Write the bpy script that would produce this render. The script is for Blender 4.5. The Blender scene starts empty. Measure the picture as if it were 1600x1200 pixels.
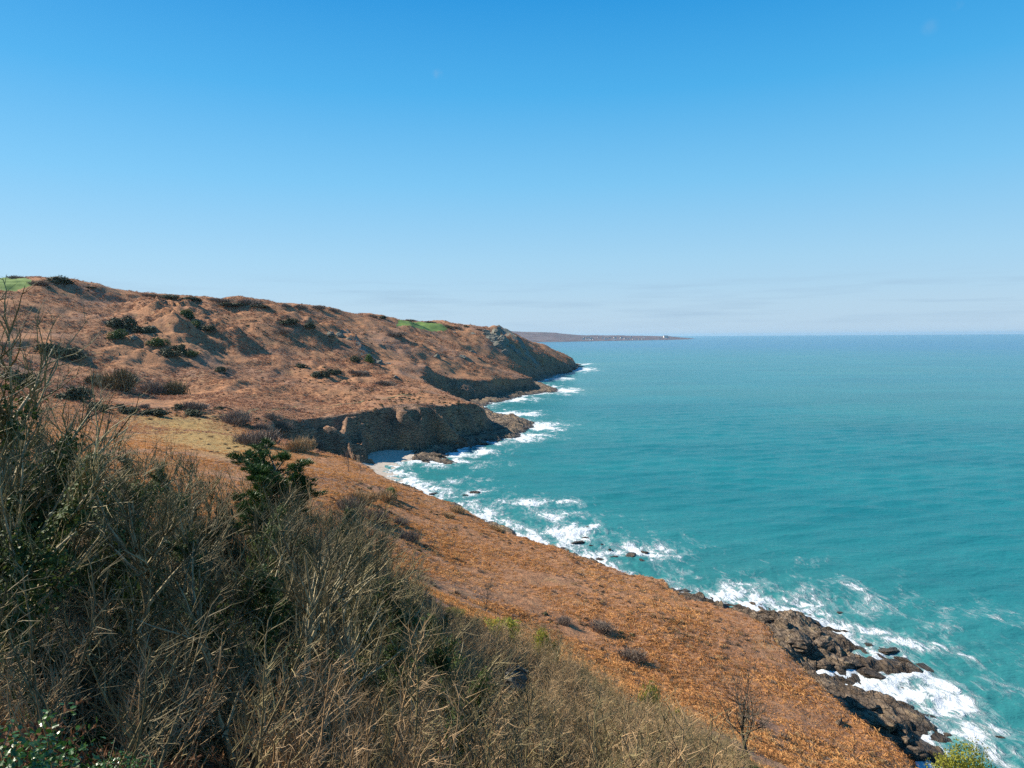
import bpy, math, random
import numpy as np
from mathutils import Vector, Matrix

R = math.radians
SC = bpy.context.scene
COL = SC.collection
rng = np.random.default_rng(7)
random.seed(7)

# ------------------------------------------------------------------ camera, sky, sun, exposure
W_, H_, F_ = 1600.0, 1200.0, 1130.0
CAM_Z = 60.0
PITCH = math.atan((600 - 525.5) / F_)
ROLL = math.atan(3.4 / 500.0)
cam_d = bpy.data.cameras.new('camera')
cam_d.sensor_fit = 'HORIZONTAL'
cam_d.sensor_width = 36.0
cam_d.lens = 36.0 * F_ / W_
cam_d.clip_start = 0.1
cam_d.clip_end = 120000
cam = bpy.data.objects.new('camera', cam_d)
COL.objects.link(cam)
CAM_M = Matrix.Translation((0, 0, CAM_Z)) @ Matrix.Rotation(R(90) - PITCH, 4, 'X') @ Matrix.Rotation(-ROLL, 4, 'Z')
cam.matrix_world = CAM_M
SC.camera = cam
CR = np.array(CAM_M.to_3x3())

SUN_AZ, SUN_EL = R(-72), R(36)          # azimuth measured from +Y, negative = to the left
world = bpy.data.worlds.new('World')
SC.world = world
world.use_nodes = True
nt = world.node_tree
nt.nodes.clear()
def wn(t): return nt.nodes.new(t)
sky = wn('ShaderNodeTexSky'); sky.sky_type = 'NISHITA'; sky.sun_disc = False
sky.sun_elevation = SUN_EL; sky.sun_rotation = SUN_AZ
sky.altitude = 60; sky.air_density = 1.0; sky.dust_density = 0.2; sky.ozone_density = 3.0
hs = wn('ShaderNodeHueSaturation'); hs.inputs['Saturation'].default_value = 1.0
bg = wn('ShaderNodeBackground'); bg.inputs['Strength'].default_value = 0.10
wo = wn('ShaderNodeOutputWorld')
# thin stratus streaks low over the sea horizon and a few small wisps higher up
tc = wn('ShaderNodeTexCoord')
sep = wn('ShaderNodeSeparateXYZ'); nt.links.new(tc.outputs['Generated'], sep.inputs[0])
mp = wn('ShaderNodeMapping'); mp.inputs['Scale'].default_value = (3.5, 3.5, 55.0); mp.inputs['Location'].default_value = (1.3, 0.4, 0.2)
nt.links.new(tc.outputs['Generated'], mp.inputs[0])
cn = wn('ShaderNodeTexNoise'); cn.inputs['Scale'].default_value = 1.6; cn.inputs['Detail'].default_value = 7; cn.inputs['Roughness'].default_value = 0.55
nt.links.new(mp.outputs[0], cn.inputs['Vector'])
cr = wn('ShaderNodeMapRange'); cr.inputs['From Min'].default_value = 0.48; cr.inputs['From Max'].default_value = 0.72
nt.links.new(cn.outputs['Fac'], cr.inputs['Value'])
band = wn('ShaderNodeValToRGB')
el = band.color_ramp.elements
el[0].position = 0.005; el[0].color = (0.15, 0.15, 0.15, 1)
el[1].position = 0.085; el[1].color = (0, 0, 0, 1)
e = band.color_ramp.elements.new(0.025); e.color = (0.8, 0.8, 0.8, 1)
e = band.color_ramp.elements.new(0.06); e.color = (0.75, 0.75, 0.75, 1)
nt.links.new(sep.outputs['Z'], band.inputs['Fac'])
mm = wn('ShaderNodeMath'); mm.operation = 'MULTIPLY'
nt.links.new(cr.outputs[0], mm.inputs[0]); nt.links.new(band.outputs['Color'], mm.inputs[1])
m2 = wn('ShaderNodeMath'); m2.operation = 'MULTIPLY'; m2.inputs[1].default_value = 0.5
nt.links.new(mm.outputs[0], m2.inputs[0])
wn_ = wn('ShaderNodeTexNoise'); wn_.inputs['Scale'].default_value = 55; wn_.inputs['Detail'].default_value = 6
nt.links.new(tc.outputs['Generated'], wn_.inputs['Vector'])
acc = m2.outputs[0]
for wx, wy, wsz, wst in ((682, 114, 0.010, 0.45), (1453, 42, 0.012, 0.2), (1497, 9, 0.008, 0.25)):
    vv_ = Vector(((wx - 800) / F_, (600 - wy) / F_, -1.0)).normalized(); vv_ = CAM_M.to_3x3() @ vv_
    dn = wn('ShaderNodeVectorMath'); dn.operation = 'DISTANCE'; dn.inputs[1].default_value = vv_
    nt.links.new(tc.outputs['Generated'], dn.inputs[0])
    mr = wn('ShaderNodeMapRange'); mr.interpolation_type = 'SMOOTHSTEP'
    mr.inputs['From Min'].default_value = wsz; mr.inputs['From Max'].default_value = 0.0; mr.inputs['To Max'].default_value = wst
    nt.links.new(dn.outputs['Value'], mr.inputs['Value'])
    nr_ = wn('ShaderNodeMapRange'); nr_.inputs['From Min'].default_value = 0.4; nr_.inputs['From Max'].default_value = 0.7
    nt.links.new(wn_.outputs['Fac'], nr_.inputs['Value'])
    pm = wn('ShaderNodeMath'); pm.operation = 'MULTIPLY'; nt.links.new(mr.outputs[0], pm.inputs[0]); nt.links.new(nr_.outputs[0], pm.inputs[1])
    mx_ = wn('ShaderNodeMath'); mx_.operation = 'MAXIMUM'; nt.links.new(acc, mx_.inputs[0]); nt.links.new(pm.outputs[0], mx_.inputs[1]); acc = mx_.outputs[0]
mix = wn('ShaderNodeMixRGB'); mix.inputs['Color2'].default_value = (1.75, 2.6, 3.55, 1)
elr = wn('ShaderNodeValToRGB')          # clear maritime air: deep blue overhead, pale at the horizon, the same all round
ee = elr.color_ramp.elements
ee[0].position = 0.0; ee[0].color = (2.35, 3.3, 4.35, 1)
ee[1].position = 1.0; ee[1].color = (0.08, 0.8, 2.6, 1)
for p_, c_ in ((0.04, (2.3, 3.38, 4.4)), (0.10, (1.9, 3.4, 4.6)), (0.20, (1.0, 3.0, 4.75)), (0.31, (0.30, 2.3, 4.5)), (0.42, (0.02, 1.6, 3.95))):
    e = ee.new(p_); e.color = (*c_, 1)
nt.links.new(sep.outputs['Z'], elr.inputs['Fac'])
ml = wn('ShaderNodeMixRGB'); ml.inputs['Fac'].default_value = 0.9
nt.links.new(sky.outputs[0], ml.inputs['Color1']); nt.links.new(elr.outputs[0], ml.inputs['Color2'])
nt.links.new(ml.outputs[0], hs.inputs['Color'])
nt.links.new(acc, mix.inputs['Fac']); nt.links.new(hs.outputs[0], mix.inputs['Color1'])
nt.links.new(mix.outputs[0], bg.inputs['Color'])
nt.links.new(bg.outputs[0], wo.inputs['Surface'])

sun_d = bpy.data.lights.new('sun', 'SUN'); sun_d.energy = 5.0; sun_d.angle = R(0.53); sun_d.color = (1.0, 0.91, 0.77)
sun = bpy.data.objects.new('sun', sun_d); COL.objects.link(sun)
sdir = Vector((math.sin(SUN_AZ) * math.cos(SUN_EL), math.cos(SUN_AZ) * math.cos(SUN_EL), math.sin(SUN_EL)))
sun.rotation_euler = sdir.to_track_quat('Z', 'Y').to_euler()

SC.view_settings.view_transform = 'Standard'
SC.view_settings.look = 'None'
SC.view_settings.exposure = 0.9
SC.view_settings.gamma = 1.0
SC.view_settings.use_curve_mapping = False
SC.render.engine = 'CYCLES'
SC.cycles.max_bounces = 6
SC.cycles.diffuse_bounces = 3
SC.cycles.glossy_bounces = 2
SC.cycles.transmission_bounces = 2
SC.cycles.volume_bounces = 0
SC.cycles.use_denoising = False
SC.cycles.use_adaptive_sampling = False
SC.cycles.adaptive_threshold = 0.02

# ------------------------------------------------------------------ small helpers
def ray(px, py):
    """direction of the photograph's pixel as a world vector with y = 1"""
    px = np.asarray(px, float); py = np.asarray(py, float)
    v = np.stack([(px - 800) / F_, (600 - py) / F_, -np.ones_like(px)], -1) @ CR.T
    return v / v[..., 1:2]

def at_z(px, py, z):
    v = ray(px, py)
    return np.array([0, 0, CAM_Z]) + v * ((z - CAM_Z) / v[2])

def at_d(px, py, d):
    return np.array([0, 0, CAM_Z]) + ray(px, py) * d

def project(p):
    q = (np.asarray(p, float) - np.array([0, 0, CAM_Z])) @ CR
    return 800 + F_ * q[..., 0] / -q[..., 2], 600 - F_ * q[..., 1] / -q[..., 2]

def _hash(ix, iy, iz):
    n = (ix.astype(np.int64) * 374761393 + iy.astype(np.int64) * 668265263 + iz.astype(np.int64) * 2147483647) & 0xffffffff
    n = ((n ^ (n >> 13)) * 1274126177) & 0xffffffff
    n = ((n ^ (n >> 16)) * 2246822519) & 0xffffffff
    return ((n ^ (n >> 15)) & 0xffffff) / float(0xffffff)

def noise2(x, y, s=0):
    xi = np.floor(x); yi = np.floor(y); fx = x - xi; fy = y - yi
    fx = fx * fx * (3 - 2 * fx); fy = fy * fy * (3 - 2 * fy)
    z = np.full(x.shape, s)
    a = _hash(xi, yi, z); b = _hash(xi + 1, yi, z); c = _hash(xi, yi + 1, z); d = _hash(xi + 1, yi + 1, z)
    return (a + (b - a) * fx) * (1 - fy) + (c + (d - c) * fx) * fy

def fbm(x, y, o=4, s=0, g=0.5):
    t = 0; a = 1; n = 0
    for k in range(o):
        t = t + a * (noise2(x * 2 ** k + 17.3 * k, y * 2 ** k - 9.1 * k, s + k) * 2 - 1); n += a; a *= g
    return t / n

def noise3(p, s=0):
    i = np.floor(p); f = p - i; f = f * f * (3 - 2 * f)
    r = 0
    for dx in (0, 1):
        for dy in (0, 1):
            for dz in (0, 1):
                w = (f[:, 0] if dx else 1 - f[:, 0]) * (f[:, 1] if dy else 1 - f[:, 1]) * (f[:, 2] if dz else 1 - f[:, 2])
                r = r + w * _hash(i[:, 0] + dx + 31 * s, i[:, 1] + dy, i[:, 2] + dz)
    return r * 2 - 1

def smooth(a, b, x):
    t = np.clip((x - a) / (b - a), 0, 1)
    return t * t * (3 - 2 * t)

def poly_sd(x, y, poly):
    """signed distance to a closed polygon, positive inside"""
    x = np.asarray(x, float); y = np.asarray(y, float)
    best = np.full(x.shape, 1e18); ins = np.zeros(x.shape, bool)
    n = len(poly)
    for k in range(n):
        ax, ay = poly[k]; bx, by = poly[(k + 1) % n]
        ex, ey = bx - ax, by - ay
        L = ex * ex + ey * ey + 1e-12
        t = np.clip(((x - ax) * ex + (y - ay) * ey) / L, 0, 1)
        dx = x - ax - t * ex; dy = y - ay - t * ey
        best = np.minimum(best, dx * dx + dy * dy)
        if ay != by:
            c = ((ay > y) != (by > y)) & (x < (bx - ax) * (y - ay) / (by - ay) + ax)
            ins ^= c
    d = np.sqrt(best)
    return np.where(ins, d, -d)

def tag(o, label=None, cat=None, group=None, kind=None):
    if label: o['label'] = label
    if cat: o['category'] = cat
    if group: o['group'] = group
    if kind: o['kind'] = kind
    return o

def mesh_np(name, V, Fq, smooth_=True):
    """V (n,3); Fq one array (m,k) or a list of such arrays"""
    me = bpy.data.meshes.new(name)
    if not isinstance(Fq, list): Fq = [Fq]
    Fq = [np.asarray(f, np.int32) for f in Fq if len(f)]
    V = np.asarray(V, np.float32)
    me.vertices.add(len(V)); me.vertices.foreach_set('co', V.ravel())
    nl = sum(f.size for f in Fq); npoly = sum(len(f) for f in Fq)
    me.loops.add(nl); me.polygons.add(npoly)
    me.loops.foreach_set('vertex_index', np.concatenate([f.ravel() for f in Fq]))
    tot = np.concatenate([np.full(len(f), f.shape[1], np.int32) for f in Fq])
    st = np.concatenate([[0], np.cumsum(tot)[:-1]]).astype(np.int32)
    me.polygons.foreach_set('loop_start', st)
    me.polygons.foreach_set('loop_total', tot)
    me.polygons.foreach_set('use_smooth', np.full(npoly, smooth_, bool))
    me.update(calc_edges=True)
    return me

def link(name, me, mat=None, parent=None):
    o = bpy.data.objects.new(name, me); COL.objects.link(o)
    if mat and not me.materials: me.materials.append(mat)
    if parent: o.parent = parent
    return o

def empty(name, loc, rz=0.0, s=1.0):
    o = bpy.data.objects.new(name, None); COL.objects.link(o)
    o.location = loc; o.rotation_euler = (0, 0, rz)
    o.scale = (s, s, s) if not hasattr(s, '__len__') else s
    o.empty_display_size = 0.3
    return o

# ------------------------------------------------------------------ materials
def mat_base(name):
    m = bpy.data.materials.new(name); m.use_nodes = True
    n = m.node_tree; n.nodes.clear()
    out = n.nodes.new('ShaderNodeOutputMaterial'); b = n.nodes.new('ShaderNodeBsdfPrincipled')
    n.links.new(b.outputs[0], out.inputs['Surface'])
    b.inputs['Specular IOR Level'].default_value = 0.25
    return m, n, b

def nd(n, t, **kw):
    x = n.nodes.new(t)
    for k, v in kw.items():
        if k in x.inputs: x.inputs[k].default_value = v
        else: setattr(x, k, v)
    return x

def noise_node(n, vec, scale, detail=5, rough=0.6):
    t = nd(n, 'ShaderNodeTexNoise', Scale=scale, Detail=detail, Roughness=rough)
    if vec is not None: n.links.new(vec, t.inputs['Vector'])
    return t

def ramp(n, fac, stops):
    r = n.nodes.new('ShaderNodeValToRGB')
    e = r.color_ramp.elements
    while len(e) > 1: e.remove(e[-1])
    e[0].position = stops[0][0]; e[0].color = (*stops[0][1], 1)
    for p, c in stops[1:]:
        k = e.new(p); k.color = (*c, 1)
    n.links.new(fac, r.inputs['Fac'])
    return r

def mixc(n, fac, a, b, mode='MIX'):
    x = nd(n, 'ShaderNodeMixRGB', blend_type=mode)
    for s, v in ((x.inputs['Fac'], fac), (x.inputs['Color1'], a), (x.inputs['Color2'], b)):
        if isinstance(v, (int, float)): s.default_value = v
        elif isinstance(v, tuple): s.default_value = (*v, 1)
        else: n.links.new(v, s)
    return x

def math_(n, op, a, b=0.0, clamp=False):
    x = nd(n, 'ShaderNodeMath', operation=op); x.use_clamp = clamp
    for s, v in ((x.inputs[0], a), (x.inputs[1], b)):
        if isinstance(v, (int, float)): s.default_value = v
        else: n.links.new(v, s)
    return x.outputs[0]

def bump(n, b, hgt, strength, dist):
    x = nd(n, 'ShaderNodeBump', Strength=strength, Distance=dist)
    n.links.new(hgt, x.inputs['Height']); n.links.new(x.outputs[0], b.inputs['Normal'])

def obj_vec(n): return nd(n, 'ShaderNodeTexCoord').outputs['Object']

def mat_leafy(name, stops, rough=0.6, scale=1.2, trans=0.0, spec=0.25, coord='Object'):
    """colour varies from clump to clump and from object to object"""
    m, n, b = mat_base(name)
    v = nd(n, 'ShaderNodeNewGeometry').outputs['Position']
    t = noise_node(n, v, scale, 5, 0.7)
    oi = nd(n, 'ShaderNodeObjectInfo')
    geo = nd(n, 'ShaderNodeNewGeometry')
    f = math_(n, 'ADD', math_(n, 'MULTIPLY', t.outputs['Fac'], 0.55), math_(n, 'MULTIPLY', oi.outputs['Random'], 0.2))
    f = math_(n, 'ADD', f, math_(n, 'MULTIPLY', geo.outputs['Random Per Island'], 0.25))
    r = ramp(n, f, stops)
    n.links.new(r.outputs[0], b.inputs['Base Color'])
    b.inputs['Roughness'].default_value = rough
    b.inputs['Specular IOR Level'].default_value = spec
    if trans > 0:
        tr = nd(n, 'ShaderNodeBsdfTranslucent'); n.links.new(r.outputs[0], tr.inputs['Color'])
        ms = nd(n, 'ShaderNodeMixShader', Fac=trans)
        n.links.new(b.outputs[0], ms.inputs[1]); n.links.new(tr.outputs[0], ms.inputs[2])
        n.links.new(ms.outputs[0], n.nodes['Material Output'].inputs['Surface'])
    return m

M = {}
M['bark_tan'] = mat_leafy('bark_tan', [(0.15, (0.13, 0.08, 0.04)), (0.5, (0.38, 0.25, 0.125)), (0.85, (0.56, 0.40, 0.21))], 0.7, 0.8)
M['bark_olive'] = mat_leafy('bark_olive', [(0.25, (0.055, 0.042, 0.022)), (0.5, (0.17, 0.135, 0.065)), (0.8, (0.35, 0.285, 0.125))], 0.7, 0.8)
M['bark_pale_lit'] = mat_leafy('bark_pale_lit', [(0.2, (0.16, 0.13, 0.07)), (0.5, (0.34, 0.28, 0.16)), (0.8, (0.50, 0.43, 0.26))], 0.7, 0.8)  # pale bark of trunks and limbs, lightened to look sunlit against the twigs
M['bark_grey'] = mat_leafy('bark_grey', [(0.15, (0.10, 0.075, 0.06)), (0.5, (0.20, 0.155, 0.12)), (0.85, (0.30, 0.24, 0.19))], 0.8, 0.4)
M['bark_dark'] = mat_leafy('bark_dark', [(0.2, (0.04, 0.033, 0.025)), (0.8, (0.12, 0.10, 0.07))], 0.8, 1.0)
M['ivy'] = mat_leafy('ivy', [(0.2, (0.02, 0.038, 0.012)), (0.55, (0.06, 0.095, 0.025)), (0.85, (0.15, 0.18, 0.045))], 0.55, 1.5, 0.2, 0.15)
M['ivy_near'] = mat_leafy('ivy_near', [(0.2, (0.02, 0.06, 0.012)), (0.6, (0.05, 0.13, 0.025)), (0.9, (0.14, 0.22, 0.05))], 0.35, 3.0, 0.25, 0.5)
M['gorse'] = mat_leafy('gorse', [(0.2, (0.08, 0.10, 0.015)), (0.5, (0.26, 0.27, 0.035)), (0.8, (0.46, 0.42, 0.06))], 0.6, 1.5, 0.35)
M['bright_bush'] = mat_leafy('bright_bush', [(0.2, (0.04, 0.08, 0.02)), (0.8, (0.16, 0.24, 0.05))], 0.6, 1.0, 0.1)
M['dark_bush'] = mat_leafy('dark_bush', [(0.2, (0.035, 0.045, 0.02)), (0.5, (0.08, 0.085, 0.04)), (0.8, (0.16, 0.15, 0.075))], 0.7, 0.6)
M['pine'] = mat_leafy('pine', [(0.25, (0.02, 0.045, 0.014)), (0.5, (0.05, 0.10, 0.025)), (0.8, (0.13, 0.19, 0.045))], 0.5, 1.2, 0.1)
M['pine_bark'] = mat_leafy('pine_bark', [(0.2, (0.10, 0.075, 0.05)), (0.8, (0.24, 0.19, 0.13))], 0.8, 3.0)
M['bracken'] = mat_leafy('bracken', [(0.25, (0.20, 0.09, 0.04)), (0.40, (0.46, 0.215, 0.076)), (0.56, (0.61, 0.305, 0.105)), (0.72, (0.68, 0.41, 0.165)), (0.88, (0.54, 0.40, 0.19))], 0.8, 0.07, 0.3)
M['bracken_far'] = mat_leafy('bracken_far', [(0.25, (0.14, 0.075, 0.055)), (0.40, (0.31, 0.155, 0.098)), (0.58, (0.46, 0.24, 0.135)), (0.80, (0.54, 0.34, 0.20))], 0.85, 0.022, 0.15)
M['fern_near'] = mat_leafy('fern_near', [(0.15, (0.06, 0.028, 0.014)), (0.5, (0.18, 0.085, 0.04)), (0.85, (0.38, 0.20, 0.09))], 0.8, 0.8, 0.2)

def mat_ground():
    m, n, b = mat_base('heath_ground')
    v = obj_vec(n)
    at = nd(n, 'ShaderNodeAttribute', attribute_name='tone')
    big = noise_node(n, v, 0.02, 6, 0.65); fine = noise_node(n, v, 0.6, 6, 0.7); mid = noise_node(n, v, 0.12, 5, 0.6)
    br = ramp(n, fine.outputs['Fac'], [(0.25, (0.17, 0.085, 0.048)), (0.5, (0.35, 0.175, 0.09)), (0.75, (0.46, 0.26, 0.14))])
    pur = ramp(n, fine.outputs['Fac'], [(0.25, (0.14, 0.09, 0.07)), (0.75, (0.36, 0.23, 0.165))])
    c1 = mixc(n, math_(n, 'MULTIPLY', smoothstep_node(n, big.outputs['Fac'], 0.45, 0.7), 0.75), br.outputs[0], pur.outputs[0])
    straw = ramp(n, fine.outputs['Fac'], [(0.25, (0.28, 0.17, 0.08)), (0.75, (0.46, 0.31, 0.16))])
    c2 = mixc(n, math_(n, 'MULTIPLY', smoothstep_node(n, mid.outputs['Fac'], 0.55, 0.75), 0.6), c1.outputs[0], straw.outputs[0])
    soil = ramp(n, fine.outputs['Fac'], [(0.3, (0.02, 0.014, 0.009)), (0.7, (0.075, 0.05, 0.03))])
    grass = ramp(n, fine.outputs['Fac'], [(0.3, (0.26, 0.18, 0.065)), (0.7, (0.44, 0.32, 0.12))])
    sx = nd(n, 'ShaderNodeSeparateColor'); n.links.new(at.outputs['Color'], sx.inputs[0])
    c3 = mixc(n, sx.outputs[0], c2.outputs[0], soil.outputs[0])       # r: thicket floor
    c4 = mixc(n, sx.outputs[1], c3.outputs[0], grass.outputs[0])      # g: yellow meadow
    n.links.new(c4.outputs[0], b.inputs['Base Color'])
    b.inputs['Roughness'].default_value = 0.95; b.inputs['Specular IOR Level'].default_value = 0.05
    bump(n, b, fine.outputs['Fac'], 0.8, 0.8)
    return m

def smoothstep_node(n, val, a, b):
    x = nd(n, 'ShaderNodeMapRange', interpolation_type='SMOOTHSTEP')
    x.inputs['From Min'].default_value = a; x.inputs['From Max'].default_value = b
    n.links.new(val, x.inputs['Value'])
    return x.outputs[0]

def mat_rock(name, cols, wet=True, scale=0.25):
    m, n, b = mat_base(name)
    geo = nd(n, 'ShaderNodeNewGeometry'); v = geo.outputs['Position']
    mp = nd(n, 'ShaderNodeMapping'); mp.inputs['Rotation'].default_value = (0.5, 0.35, 0.4); mp.inputs['Scale'].default_value = (1, 0.35, 2.2)
    n.links.new(v, mp.inputs[0])
    a = noise_node(n, v, scale, 8, 0.65); st = noise_node(n, mp.outputs[0], scale * 3.5, 8, 0.7); fi = noise_node(n, v, scale * 10, 6, 0.75)
    f = math_(n, 'ADD', math_(n, 'MULTIPLY', a.outputs['Fac'], 0.4), math_(n, 'MULTIPLY', st.outputs['Fac'], 0.4))
    f = math_(n, 'ADD', f, math_(n, 'MULTIPLY', fi.outputs['Fac'], 0.2))
    c = ramp(n, f, [(0.34, cols[0]), (0.47, cols[1]), (0.56, cols[2]), (0.68, cols[3])])
    och = mixc(n, math_(n, 'MULTIPLY', smoothstep_node(n, a.outputs['Fac'], 0.52, 0.66), 0.6), c.outputs[0], cols[4])
    last = och.outputs[0]
    if wet:
        sz = nd(n, 'ShaderNodeSeparateXYZ'); n.links.new(v, sz.inputs[0])
        wz = math_(n, 'ADD', sz.outputs['Z'], math_(n, 'MULTIPLY', a.outputs['Fac'], 2.4))
        wetf = nd(n, 'ShaderNodeMapRange'); wetf.inputs['From Min'].default_value = 3.0; wetf.inputs['From Max'].default_value = 1.6
        n.links.new(wz, wetf.inputs['Value'])
        dk = mixc(n, math_(n, 'MULTIPLY', wetf.outputs[0], 0.75), last, (0.022, 0.017, 0.012))
        last = dk.outputs[0]
        n.links.new(math_(n, 'SUBTRACT', 0.85, math_(n, 'MULTIPLY', wetf.outputs[0], 0.45)), b.inputs['Roughness'])
    else:
        b.inputs['Roughness'].default_value = 0.9
    n.links.new(last, b.inputs['Base Color'])
    vo = nd(n, 'ShaderNodeTexVoronoi', feature='DISTANCE_TO_EDGE', Scale=scale * 3.0); wv = nd(n, 'ShaderNodeVectorMath', operation='ADD'); n.links.new(mp.outputs[0], wv.inputs[0])
    sc3 = nd(n, 'ShaderNodeVectorMath', operation='SCALE'); sc3.inputs['Scale'].default_value = 1.6; n.links.new(a.outputs['Color'], sc3.inputs[0]); n.links.new(sc3.outputs[0], wv.inputs[1]); n.links.new(wv.outputs[0], vo.inputs['Vector'])
    crk = smoothstep_node(n, vo.outputs['Distance'], 0.0, 0.07)
    cr_ = mixc(n, math_(n, 'MULTIPLY', math_(n, 'SUBTRACT', 1.0, crk), 0.6), last, (0.02, 0.016, 0.012)); n.links.new(cr_.outputs[0], b.inputs['Base Color'])
    st_o = math_(n, 'MULTIPLY', st.outputs['Fac'], math_(n, 'ADD', 0.4, math_(n, 'MULTIPLY', crk, 0.6)))
    hh = math_(n, 'ADD', math_(n, 'MULTIPLY', st_o, 0.9), math_(n, 'MULTIPLY', fi.outputs['Fac'], 0.3))
    bump(n, b, hh, 1.0, 0.9)
    return m

M['ground'] = mat_ground()
M['rock'] = mat_rock('shore_rock', [(0.022, 0.016, 0.011), (0.14, 0.098, 0.064), (0.28, 0.21, 0.145), (0.46, 0.39, 0.29), (0.22, 0.14, 0.05)])
M['cliff'] = mat_rock('cliff_face', [(0.09, 0.055, 0.038), (0.23, 0.13, 0.078), (0.34, 0.20, 0.115), (0.44, 0.31, 0.19), (0.38, 0.18, 0.08)], True, 0.12)
M['crag'] = mat_rock('crag_rock', [(0.08, 0.075, 0.06), (0.20, 0.19, 0.155), (0.33, 0.31, 0.25), (0.46, 0.43, 0.35), (0.25, 0.26, 0.12)], False, 0.3)

def mat_simple(name, stops, scale, rough=0.9, b_str=0.5, b_dist=0.2):
    m, n, b = mat_base(name)
    geo = nd(n, 'ShaderNodeNewGeometry')
    t = noise_node(n, geo.outputs['Position'], scale, 7, 0.7)
    r = ramp(n, t.outputs['Fac'], stops)
    n.links.new(r.outputs[0], b.inputs['Base Color']); b.inputs['Roughness'].default_value = rough
    bump(n, b, t.outputs['Fac'], b_str, b_dist)
    return m
M['pasture'] = mat_simple('pasture_grass', [(0.3, (0.09, 0.16, 0.03)), (0.7, (0.17, 0.25, 0.05))], 0.2)
M['beach'] = mat_simple('beach_pebbles', [(0.3, (0.28, 0.23, 0.18)), (0.5, (0.42, 0.36, 0.29)), (0.7, (0.55, 0.48, 0.40))], 0.8)
M['path'] = mat_simple('trodden_path', [(0.3, (0.10, 0.07, 0.03)), (0.7, (0.25, 0.19, 0.09))], 0.5)
M['far_land'] = mat_simple('far_headland_hazed_heath', [(0.35, (0.075, 0.068, 0.066)), (0.5, (0.13, 0.095, 0.10)), (0.65, (0.16, 0.13, 0.12))], 0.006)  # heath colour with the mauve of distance haze mixed in
M['white_wall'] = mat_simple('render_wall', [(0.3, (0.62, 0.60, 0.56)), (0.7, (0.80, 0.78, 0.74))], 0.1)
M['slate'] = mat_simple('slate_roof', [(0.3, (0.08, 0.08, 0.09)), (0.7, (0.16, 0.16, 0.18))], 0.3)
M['glass'] = mat_simple('window_glass', [(0.3, (0.03, 0.04, 0.05)), (0.7, (0.06, 0.07, 0.08))], 0.3, 0.2)

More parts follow.
